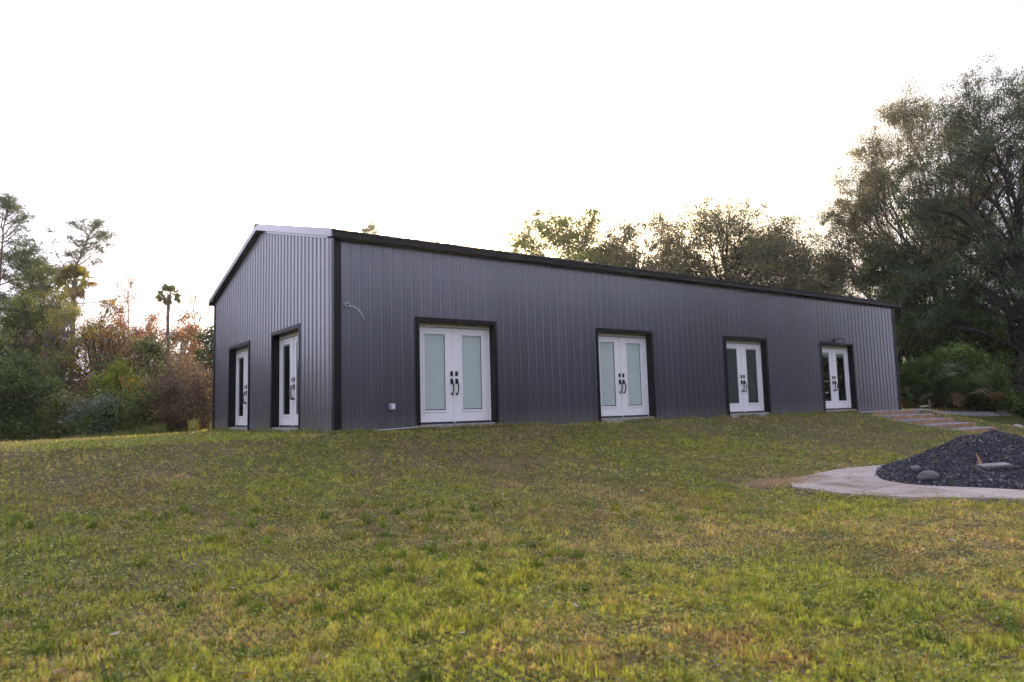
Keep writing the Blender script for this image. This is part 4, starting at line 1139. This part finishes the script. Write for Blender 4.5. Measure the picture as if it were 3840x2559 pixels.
def palm(name, px, dep, seed, H, lab, cat, nf=26, fr=0.75, pet=0.8, tr=0.14, cols=((0.07, 0.12, 0.03), (0.12, 0.17, 0.04), (0.05, 0.085, 0.025)), dead=0.25, elmin=-0.5, xy=None, group=None):
    if H > 40: H = top_h(px, dep, H) - fr * .8
    rng = np.random.RandomState(seed); x, y = xy if xy else at(px, dep); g = empty(name, (x, y, float(ground(x, y))), lab, cat, group)
    if H > 0.5:
        m = MB(); pts = []; rr = []
        for k in range(14): pts.append((0.02 * math.sin(k), 0.02 * math.cos(k * 1.3), -.1 + (H + .1) * k / 13)); rr.append(tr * (1.2 if k == 0 else 1) * (1 + .08 * (k % 2)))
        m.tube(pts, rr, 9); m.build('trunk', BARK['grey'], g, smooth=True)
    V = []; T = []; C = []
    for k in range(nf):
        az = k * 2.399 + rng.uniform(-.3, .3); el = elmin + (1.45 - elmin) * ((k + .5) / nf) ** .8
        isd = k < nf * dead
        if isd: el = rng.uniform(-1.3, -0.7) if H > 0.5 else el
        pk = 0.35 if (isd and H > 0.5) else 1.0
        d = np.array([math.cos(az) * math.cos(el), math.sin(az) * math.cos(el), math.sin(el)])
        col = (0.20, 0.14, 0.08) if isd else cols[rng.randint(len(cols))]
        fan_leaf(rng, np.array([0, 0, max(0.05, H - .1)]), d, pet * pk * rng.uniform(.7, 1.15), fr * (0.75 + .25 * pk) * rng.uniform(.8, 1.1), col, V, T, C, 14 if H > 0.5 else 22, 0.95 if H > 0.5 else 1.95)
    link_mesh('fronds', np_mesh('fronds', np.array(V), tris=np.array(T), col=np.array(C)), LEAF, g)

def shrub(name, px, dep, seed, H, R, lab, cat='shrub', cols=DKG, per=40, lsize=0.10, stems=14, bark='brown', lmat=None, keep=1.0, maxd=2, lrad=0.32, split=2, group=None, xy=None, w=None, r0=0.022):
    if H > 40: H = top_h(px, dep, H)
    rng = np.random.RandomState(seed); x, y = xy if xy else at(px, dep); g = empty(name, (x, y, float(ground(x, y))), lab, cat, group)
    s = Skel(seed)
    for i in range(stems):
        az = rng.uniform(0, 2 * PI); el = rng.uniform(0.55, 1.5); b = np.array([rng.normal(0, R * .22), rng.normal(0, R * .22), -.05])
        dd = np.array([math.cos(az) * math.cos(el), math.sin(az) * math.cos(el), math.sin(el)])
        ln = min(H / max(.5, math.sin(el)), R / max(.15, math.cos(el))) * rng.uniform(.45, .8)
        s.branch(b, dd, ln, r0, 0, maxd, .3, .06, split, .6, .55, .004)
    fit(s, H - lrad * .3, R)
    V, Q = frusta(s.A, s.B, s.ra, s.rb, 3); link_mesh('stems', np_mesh('stems', V, quads=Q), BARK[bark], g)
    tips = np.array(s.tips); 
    if keep < 1: tips = tips[rng.rand(len(tips)) < keep]
    if per:
        V, Q, C = leaf_cloud(rng, tips, per, lrad, lsize, cols, w or [3, 3, 3, 1] + [1] * (len(cols) - 4), flat=.85)
        link_mesh('foliage', np_mesh('foliage', V, quads=Q, col=C), lmat or LEAF, g)
    return g

def thicket(name, lab, pts, hts, seed, cols, w, per=60, rad=0.9, lsize=0.16, kinds=None):
    """an uncountable mass of undergrowth: leaf masses on short stems"""
    rng = np.random.RandomState(seed); CC = []; A = []; Bq = []
    for (x, y), h in zip(pts, hts):
        z = float(ground(x, y)); k = int(6 + h * 7)
        zz = z + rng.uniform(0, 1, k) ** 0.8 * h; a = rng.uniform(0, 2 * PI, k); r = rng.uniform(0, 1.1, k) * (1.15 - 0.6 * (zz - z) / h)
        c = np.stack([x + np.cos(a) * r, y + np.sin(a) * r, zz], -1); CC.append(c)
        for q in c[::2]: A.append((x + rng.normal(0, .2), y + rng.normal(0, .2), z)); Bq.append(q)
    V, Q, C = leaf_cloud(rng, np.concatenate(CC), per, rad, lsize, cols, w, flat=.8)
    V2, Q2 = frusta(A, Bq, np.full(len(A), .02), np.full(len(A), .006), 3)
    mi = np.concatenate([np.zeros(len(Q), int), np.ones(len(Q2), int)])
    C2 = np.tile(np.array([[.1, .07, .05]]), (len(V2), 1))
    me = np_mesh(name, np.concatenate([V, V2]), quads=np.concatenate([Q, Q2 + len(V)]), col=np.concatenate([C, C2]), mi=mi)
    tag(link_mesh(name, me, [LEAF, BARK['brown']]), lab, 'undergrowth', kind='stuff')

def plant_all():
    R = random.Random(77)
    # ---- masses behind everything
    P = []; Hh = []
    for i in range(120):
        px = R.uniform(-1100, 830); dep = R.uniform(31, 42); P.append(at(px, dep)); Hh.append(R.uniform(1.6, 3.5))
    thicket('left_undergrowth', 'dense dark undergrowth filling the wood left of the building', P, Hh, 3, DKG + OLV + RUS[:3], [3, 3, 3, 1, .7, 1, .4, 1, .8, .8, .5], per=60, lsize=.17)
    P = []; Hh = []
    for i in range(46):
        px = R.uniform(-500, 790); dep = R.uniform(24.5, 29); P.append(at(px, dep)); Hh.append(R.uniform(.9, 2.1))
    thicket('low_undergrowth', 'low tangled green and brown scrub at the wood edge left of the gable', P, Hh, 5, DKG + OLV + RUS[:2], [3, 4, 2, 2, 1, 2, .5, 1, .8, .5], per=90, rad=.6, lsize=.11)
    P = []; Hh = []
    for i in range(120):
        px = R.uniform(3330, 5200); dep = R.uniform(36, 47); P.append(at(px, dep)); Hh.append(R.uniform(2.5, 6.5))
    thicket('right_undergrowth', 'dark shaded undergrowth beneath the oaks right of the building', P, Hh, 9, DKG + OLV[:2], [3, 3, 4, .6, .3, .4], per=70, lsize=.17)
    P = []; Hh = []
    for i in range(190):
        a = R.uniform(1.62, 4.5); r = R.uniform(44, 58); P.append((CAM[0] + r * math.sin(a), CAM[1] + r * math.cos(a))); Hh.append(R.uniform(9, 13.5) if a < 2.7 else R.uniform(7, 11))
    thicket('facing_woodland', 'woodland on the far side of the lawn, reflected in the doors and metal', P, Hh, 15, DKG + OAK[:2], [3, 3, 3, 1, 2, 2], per=46, rad=1.9, lsize=.5)
    P = []; Hh = []
    for i in range(50):
        px = R.uniform(1900, 3500); x, y = at(px, R.uniform(44, 56)); P.append((x, y)); Hh.append(R.uniform(2.0, 5.5))
    thicket('rear_undergrowth', 'scrub behind the building below the tall trees', P, Hh, 12, OAK + OLV[:2], [3, 3, 3, 1, 1, 1], per=50, lsize=.17)

    # ---- left wood, from the left edge to the gable
    pine(75, 34, 101, 770, 2.3, 'tall slender pine at the left edge, rising highest of the left trees', low=.45)
    pine(-30, 33, 102, 735, 2.2, 'bushy pine crown cut by the left edge of the photo', low=.5, lean=(.03, .02))
    pine(160, 36, 103, 930, 1.9, 'rounded pine with a full crown right of the tallest left pine', low=.5, dens=1.3, lean=(-.02, 0))
    palm('cabbage_palm', 262, 33, 104, 1000, 'yellowing cabbage palm with a thick head right of the pines', 'palm tree', nf=40, fr=.85, pet=.50, cols=((0.30, 0.26, 0.05), (0.16, 0.19, 0.05), (0.36, 0.27, 0.06), (0.12, 0.12, 0.04)), dead=.25, tr=.10, elmin=-.9)
    palm('cabbage_palm', 622, 34, 105, 1068, 'small distant cabbage palm standing clear against the sky', 'palm tree', nf=34, fr=.55, pet=.34, tr=.075, dead=.1, elmin=-1.0, cols=((0.12, 0.16, 0.05), (0.18, 0.2, 0.06), (0.07, 0.1, 0.03)))
    palm('cabbage_palm', 95, 31, 106, 1190, 'low palm with drooping brown skirt among the green trees', 'palm tree', nf=34, fr=.7, pet=.6, dead=.45, tr=.12)
    tree('autumn_tree', 330, 31, 107, 1100, 1.5, 'thin yellow leaved tree among bare limbs left of the orange maple', cols=YEL, lmat=LEAFG, keep=0.5, per=24, bark='dark', lsize=.10, nlimb=8, tr=.14, lean=(.12, 0), lobes=12, ncl=12, lobe=0.36, lrad=0.32, crown_low=0.25)
    tree('autumn_tree', 430, 33, 108, 1130, 1.2, 'orange red leaved maple in the middle of the left wood', cols=ORG, lmat=LEAFG, keep=0.7, per=24, bark='pale', lsize=.10, nlimb=9, tr=.10, lobes=12, ncl=12, lobe=0.36, lrad=0.32, crown_low=0.25)
    tree('bare_tree', 490, 34, 109, 1005, .9, 'tall nearly bare tree with a few rust leaves on fine twigs', cols=ORG, lmat=LEAFG, keep=.30, per=5, bark='pale', lsize=.08, nlimb=11, tr=.09, crown_low=.35, wig=.15, ang=.45)
    tree('autumn_tree', 570, 35, 110, 1145, 1.2, 'low rust red tree left of the distant palm', cols=ORG, lmat=LEAFG, keep=0.65, per=24, bark='pale', lsize=.09, nlimb=8, tr=.09, lobes=11, ncl=12, lobe=0.36, lrad=0.32, crown_low=0.25)
    tree('autumn_tree', 690, 33, 111, 1140, 1.3, 'sparse red and yellow tree right of the distant palm', cols=ORG + YEL[:2], lmat=LEAFG, keep=0.55, per=24, bark='pale', lsize=.09, nlimb=9, tr=.08, lobes=12, ncl=12, lobe=0.36, lrad=0.32, crown_low=0.25)
    tree('bare_tree', 735, 33, 112, 1075, .7, 'thin pale tree with scattered orange leaf tufts beside the gable eave', cols=ORG, lmat=LEAFG, keep=.25, per=6, bark='pale', lsize=.08, nlimb=9, tr=.07, crown_low=.4, wig=.15, ang=.45)
    tree('live_oak', 95, 32, 113, 1120, 2.0, 'dark broad live oak under the left pines', cols=DKG, keep=0.9, per=24, bark='dark', lsize=.12, nlimb=10, tr=.2, moss=60, lobes=18, ncl=12, lobe=0.36, lrad=0.32, crown_low=0.25)
    tree('live_oak', 800, 31, 114, 1180, 1.1, 'dark green oak peeping past the left edge of the gable', cols=OAK, keep=0.9, per=24, bark='dark', nlimb=9, tr=.14, lobes=12, ncl=12, lobe=0.36, lrad=0.32, crown_low=0.25)
    tree('live_oak', 560, 30, 115, 1235, 1.3, 'olive green young oak below the distant palm', cols=OLV + DKG[:2], w=[2, 3, .7, 2, 2, 2], keep=0.9, per=24, bark='dark', nlimb=9, tr=.1, lobes=12, ncl=12, lobe=0.36, lrad=0.32, crown_low=0.25)
    tree('dead_limb_tree', 300, 29.5, 116, 1150, 1.9, 'dark leaning tree with crooked bare limbs', cols=RUS, keep=.35, per=8, bark='dark', nlimb=7, tr=.16, lean=(.35, -.1), wig=.4)
    tree('live_oak', -40, 30, 117, 1240, 1.8, 'dark oak at the far left edge of the wood', cols=DKG, keep=0.9, per=24, bark='dark', lsize=.12, nlimb=9, tr=.2, lobes=16, ncl=12, lobe=0.36, lrad=0.32, crown_low=0.25)
    tree('autumn_tree', 190, 29.5, 118, 1290, 1.4, 'brown and olive tree in front of the leaning one', cols=OLV + RUS[:2], w=[2, 2, 1, 2, 2, 1], keep=0.8, per=24, bark='brown', nlimb=9, tr=.1, lobes=12, ncl=12, lobe=0.36, lrad=0.32, crown_low=0.25)
    tree('autumn_tree', 440, 29.5, 119, 1290, 1.4, 'dark russet tree behind the lime green shrub', cols=RUS + DKG[:2], w=[2, 2, 1, 2, .5, 3, 3], keep=0.8, per=24, bark='brown', nlimb=9, tr=.1, lobes=12, ncl=12, lobe=0.36, lrad=0.32, crown_low=0.25)
    tree('round_tree', 150, 34, 134, 960, 1.7, 'airy olive green tree with a rounded top right of the tallest pine', cols=LOL, keep=.85, per=24, bark='pine', lsize=.10, tr=.12, lobes=20, ncl=14, lrad=.34, crown_low=.35, lobe=.34)
    tree('round_tree', 245, 31.5, 135, 1060, 1.5, 'yellow green tree wrapped round the yellowing palm trunk', cols=LOL + YEL[:2], keep=.8, per=22, bark='grey', lsize=.09, tr=.11, lobes=18, ncl=13, lrad=.34, crown_low=.25, lobe=.34, w=[3, 3, 2, 2, 2, 1])
    tree('round_tree', 60, 31, 136, 1080, 1.7, 'dense mid green tree before the tallest pine trunk', cols=LOL + DKG[:1], keep=.9, per=26, bark='dark', lsize=.10, tr=.13, lobes=20, ncl=14, lrad=.36, crown_low=.15, lobe=.36)
    tree('round_tree', 340, 34, 137, 1165, 1.5, 'tawny leaved tree right of the yellowing palm', cols=YEL + RUB[:2], keep=.75, per=20, bark='pale', lsize=.09, tr=.1, lobes=16, ncl=13, lrad=.34, crown_low=.15, lobe=.36, lmat=LEAFG, w=[2, 2, 2, 2, 2, 2])
    tree('round_tree', 545, 37, 138, 1180, 1.7, 'soft orange tree left of the distant palm trunk', cols=ORG + OLV[:1], keep=.75, per=20, bark='pale', lsize=.09, tr=.1, lobes=16, ncl=13, lrad=.34, crown_low=.1, lobe=.36, lmat=LEAFG)
    tree('round_tree', 700, 37, 139, 1190, 1.7, 'grey green tree right of the distant palm trunk', cols=GRY + OLV[:2], keep=.85, per=22, bark='grey', lsize=.09, tr=.1, lobes=16, ncl=13, lrad=.36, crown_low=.1, lobe=.36)
    tree('autumn_tree', 380, 37, 130, 1195, 1.5, 'grey brown tree between the yellow and the orange one', cols=RUB + OLV[:1], keep=.8, per=22, bark='pale', lsize=.09, tr=.1, lobes=12, ncl=12, lrad=.32, crown_low=.2)
    tree('autumn_tree', 640, 36, 131, 1215, 1.5, 'olive and rust tree at the foot of the distant palm', cols=OLV + ORG[:2], keep=.85, per=24, bark='pale', lsize=.09, tr=.1, lobes=12, ncl=12, lrad=.32, crown_low=.15, w=[3, 3, 2, 2, 1, 1])
    tree('autumn_tree', 755, 35, 132, 1225, 1.3, 'low golden leaved tree near the gable edge', cols=YEL + OLV[:2], keep=.8, per=20, bark='pale', lsize=.09, tr=.09, lobes=11, ncl=12, lrad=.32, crown_low=.15, w=[2, 2, 3, 1, 2, 2])
    tree('autumn_tree', 500, 36, 133, 1190, 1.4, 'dull red brown tree behind the nearly bare one', cols=RUS + ORG[:1], keep=.8, per=20, bark='pale', lsize=.09, tr=.09, lobes=12, ncl=12, lrad=.32, crown_low=.15)
    shrub('lime_shrub', 400, 27, 120, 1350, .8, 'lime green shrub in the middle of the left scrub', cols=LIM, per=36, lsize=.10, lmat=LEAFG)
    shrub('yellow_shrub', 520, 26.5, 121, 1400, .45, 'orange yellow leaved shrub right of the lime green one', cols=YEL + ORG[:2], lmat=LEAFG, per=16, keep=.7, lsize=.09, w=[2, 2, 3, 2, 1, 1])
    shrub('bare_brush', 665, 25.5, 122, 1280, 1.1, 'large brown twiggy bush left of the gable with few yellow leaves', cols=RUB + YEL[:1], per=4, keep=.55, stems=26, maxd=3, lsize=.06, bark='brown', w=[3, 3, 1, 1.5, .6, .9], r0=.02)
    shrub('bare_brush', 765, 24.8, 123, 1330, .75, 'grey brown many stemmed bush against the gable corner', cols=RUB + YEL[:1], per=3, keep=.4, stems=24, maxd=3, lsize=.06, bark='brown', w=[3, 3, 1, 1, .6, .5], r0=.02)
    shrub('grey_shrub', 385, 25, 124, 1480, .75, 'grey green feathery shrub low at the wood edge', cols=GRY, per=45, lsize=.09)
    shrub('dark_shrub', 110, 26, 125, 1390, 1.2, 'dark green shrub at the left, before the oaks', cols=DKG, per=50)
    shrub('dark_shrub', 245, 25.5, 126, 1470, .8, 'olive shrub with pale flower heads at the wood edge', cols=OLV + [(0.35, 0.32, 0.26)], per=34, lsize=.08, w=[2, 3, 1, 2, .5])
    shrub('dark_shrub', 560, 24.8, 127, 1500, .55, 'small olive shrub near the wooden stake', cols=OLV + DKG[:2], per=40, lsize=.08, w=[2, 2, 1, 2, 2, 2])
    shrub('dark_shrub', -30, 26, 128, 1330, 1.2, 'dark shrub at the extreme left edge', cols=DKG, per=50)
    shrub('purple_brush', 480, 27.5, 129, 1410, 1.0, 'purplish brown thicket bush under the yellow shrub', cols=[(0.09, 0.055, 0.06), (0.07, 0.05, 0.05), (0.12, 0.08, 0.07), (0.06, 0.06, 0.03)], per=22, keep=.9, stems=20, maxd=3, lsize=.08)
    # trees out of frame to the left that the gable metal and glass reflect
    for i, (x, y, h) in enumerate([(-17, 8, 4.6), (-22, 13, 5.4), (-15, 15, 5.2), (-25, 4, 5.6), (-27, -5, 5.6), (-12, 17.5, 5.4)]):
        tree('live_oak', 0, 0, 140 + i, h, 3.0, 'oak in the belt beyond the left side of the lawn', cols=DKG, keep=.8, per=22, bark='dark', lsize=.18, nlimb=9, tr=.2, crown_low=.12, lrad=.6, xy=(x, y), group='oaks beyond the left side of the lawn')

    # ---- behind the roof
    pine(1372, 60, 150, 832, 1.3, 'distant dark pine top showing above the roof near the front corner', low=.72)
    tree('backlit_tree', 2120, 50, 151, 715, 6.6, 'pale backlit tree, leftmost of the large ones over the roof', cols=LOL, keep=1.0, per=80, bark='grey', nlimb=18, tr=.2, crown_low=0.42, lsize=0.12, lrad=0.45, lobes=36, ncl=16, lobe=0.3)
    tree('backlit_tree', 2430, 48, 152, 715, 5.2, 'dense backlit tree over the middle of the roof', cols=BKL, keep=0.9, per=40, bark='grey', nlimb=20, tr=.24, crown_low=0.42, lsize=0.12, lrad=0.45, lobes=26, ncl=16, lobe=0.36)
    tree('backlit_tree', 2720, 47, 153, 672, 5.8, 'broad spreading backlit oak, tallest of those over the roof', cols=BKL, keep=0.9, per=40, bark='dark', nlimb=20, tr=.32, crown_low=0.42, lsize=0.12, lrad=0.45, lobes=40, ncl=16, lobe=0.36)
    tree('backlit_tree', 2560, 52, 154, 800, 4.4, 'lower tree between the dense and the spreading one', cols=BKL, keep=0.9, per=40, nlimb=20, crown_low=0.42, lsize=0.12, lobes=22, ncl=16, lobe=0.36, lrad=0.45)
    tree('backlit_tree', 2940, 44, 155, 770, 4.4, 'grey green tree right of the spreading oak', cols=BKL + GRY[:2], keep=0.9, per=40, nlimb=20, crown_low=0.42, lsize=0.12, lrad=0.45, lobes=22, ncl=16, lobe=0.36)
    tree('backlit_tree', 3060, 46, 156, 880, 3.6, 'small wispy tree in the gap before the great oaks', cols=GRY, keep=0.9, per=40, nlimb=20, crown_low=0.42, lsize=0.12, lobes=18, ncl=16, lobe=0.36, lrad=0.45)
    tree('backlit_tree', 2850, 50, 157, 850, 4.4, 'low bushy tree just above the roof below the spreading oak', cols=BKL + GRY[:1], keep=0.9, per=40, nlimb=20, crown_low=0.42, lsize=0.12, lobes=24, ncl=16, lobe=0.36, lrad=0.45)
    tree('backlit_tree', 2290, 52, 158, 860, 3.9, 'low tree top between the two leftmost trees over the roof', cols=BKL, keep=0.9, per=40, nlimb=20, crown_low=0.42, lsize=0.12, lobes=20, ncl=16, lobe=0.36, lrad=0.45)
    tree('bare_tree', 1690, 60, 159, 830, 1.2, 'wispy bare tree top barely clearing the roof', cols=ORG, lmat=LEAFG, keep=.2, per=4, nlimb=9, crown_low=.5, bark='pale', wig=.15)
    tree('bare_tree', 1625, 62, 160, 880, .5, 'small leafy sprig above the roof near the bare top', cols=YEL, lmat=LEAFG, keep=.4, per=8, nlimb=7, crown_low=.6, bark='pale')

    # ---- great oaks on the right
    tree('live_oak', 3790, 33, 170, 215, 5.8, 'huge live oak at the right edge with a thick dark trunk', cols=OAK, keep=0.95, per=84, bark='dark', nlimb=17, tr=.42, crown_low=0.2, lsize=0.088, lrad=0.38, moss=260, wig=.32, lobes=42, ncl=17, lobe=0.27)
    tree('live_oak', 3530, 37, 171, 250, 5.7, 'tall open crowned live oak just right of the building end', cols=BKL, keep=0.95, per=84, bark='grey', nlimb=16, tr=.34, crown_low=0.25, lsize=0.088, lrad=0.38, moss=160, wig=.3, lobes=34, ncl=16, lobe=0.25)
    tree('live_oak', 3250, 39, 172, 565, 3.6, 'rounded oak crown leaning over the far end of the roof', cols=BKL, keep=0.85, per=84, bark='grey', nlimb=14, tr=.28, crown_low=0.25, lsize=0.088, lrad=0.36, moss=100, lobes=22, ncl=16, lobe=0.29)
    tree('live_oak', 4080, 35, 173, 200, 4.6, 'great oak beyond the right edge with branches reaching in', cols=OAK, keep=0.9, per=84, bark='dark', nlimb=16, tr=.42, crown_low=0.2, lsize=0.088, lrad=0.38, moss=120, lobes=36, ncl=16, lobe=0.27)
    tree('live_oak', 3610, 41, 174, 640, 4.0, 'darker oak filling the space between the two great trunks', cols=DKG, keep=0.95, per=84, bark='dark', nlimb=13, tr=.25, crown_low=0.12, lsize=0.088, lrad=.40, moss=300, lobes=30, ncl=18, lobe=0.32)
    tree('live_oak', 3370, 36, 175, 850, 2.7, 'lower shaded oak right behind the building end', cols=DKG + OAK[:2], keep=0.95, per=84, bark='dark', nlimb=12, tr=.2, crown_low=0.1, lsize=0.088, lrad=.40, moss=160, lobes=20, ncl=16, lobe=0.34)
    tree('live_oak', 3150, 44, 176, 880, 2.1, 'smaller oak behind the far roof end', cols=OAK, keep=0.9, per=34, nlimb=11, tr=.2, crown_low=.2, lsize=.13, lobes=16, ncl=14, lobe=0.36, lrad=0.45)
    tree('live_oak', 3620, 34, 177, 1050, 2.2, 'young leafy oak between the palmettos and the thick trunk', cols=DKG + OLV[:1], keep=0.95, per=34, bark='dark', nlimb=10, tr=.12, crown_low=0.08, lsize=.12, moss=60, lobes=16, ncl=14, lobe=0.36)
    tree('live_oak', 4010, 33, 178, 1080, 2.0, 'young shaded oak right of the thick trunk', cols=DKG, keep=0.95, per=34, bark='dark', nlimb=10, tr=.12, crown_low=0.08, lsize=.12, lobes=16, ncl=14, lobe=0.36)
    for i, (px, dep, fr, lab) in enumerate([(3425, 29.0, .85, 'large saw palmetto against the far building corner'), (3510, 29.6, .85, 'pale tipped saw palmetto right of the largest one'),
                                            (3460, 28.4, .5, 'small low saw palmetto by the short post'), (3590, 30.2, .75, 'dark saw palmetto at the far right of the group')]):
        palm('saw_palmetto', px, dep, 190 + i, 0.25, lab, 'palmetto', nf=38, fr=fr, pet=1.1 * fr / .75 + .2, cols=((0.05, 0.085, 0.03), (0.04, 0.068, 0.026), (0.10, 0.13, 0.06)), dead=.06, elmin=.15)
    shrub('dark_shrub', 3650, 30.5, 195, 1.9, 1.1, 'dark shrub in the shade before the thick oak trunk', cols=DKG, per=44)
    shrub('dark_shrub', 3560, 31.5, 196, 2.8, 1.7, 'yellow green tinged shrub behind the palmettos', cols=DKG + LIM[:2], per=40, w=[3, 3, 2, 2, 1, 1])
    shrub('dark_shrub', 3900, 31.5, 197, 1.6, 1.2, 'shaded shrub at the right edge behind the pale boulders', cols=DKG, per=44)
plant_all()

def haze():
    m = bpy.data.materials.new('evening_haze'); m.use_nodes = True; nt = m.node_tree
    for n in list(nt.nodes):
        if n.type != 'OUTPUT_MATERIAL': nt.nodes.remove(n)
    v = nt.nodes.new('ShaderNodeVolumePrincipled'); v.inputs['Color'].default_value = (0.93, 0.93, 0.95, 1)
    v.inputs['Density'].default_value = 0.0005; v.inputs['Anisotropy'].default_value = 0.76
    nt.links.new(v.outputs[0], nt.nodes['Material Output'].inputs['Volume'])
    b = MB(); b.box((-80, -75, -9), (95, 110, 26)); o = b.build('haze', m); o['kind'] = 'stuff'
haze()
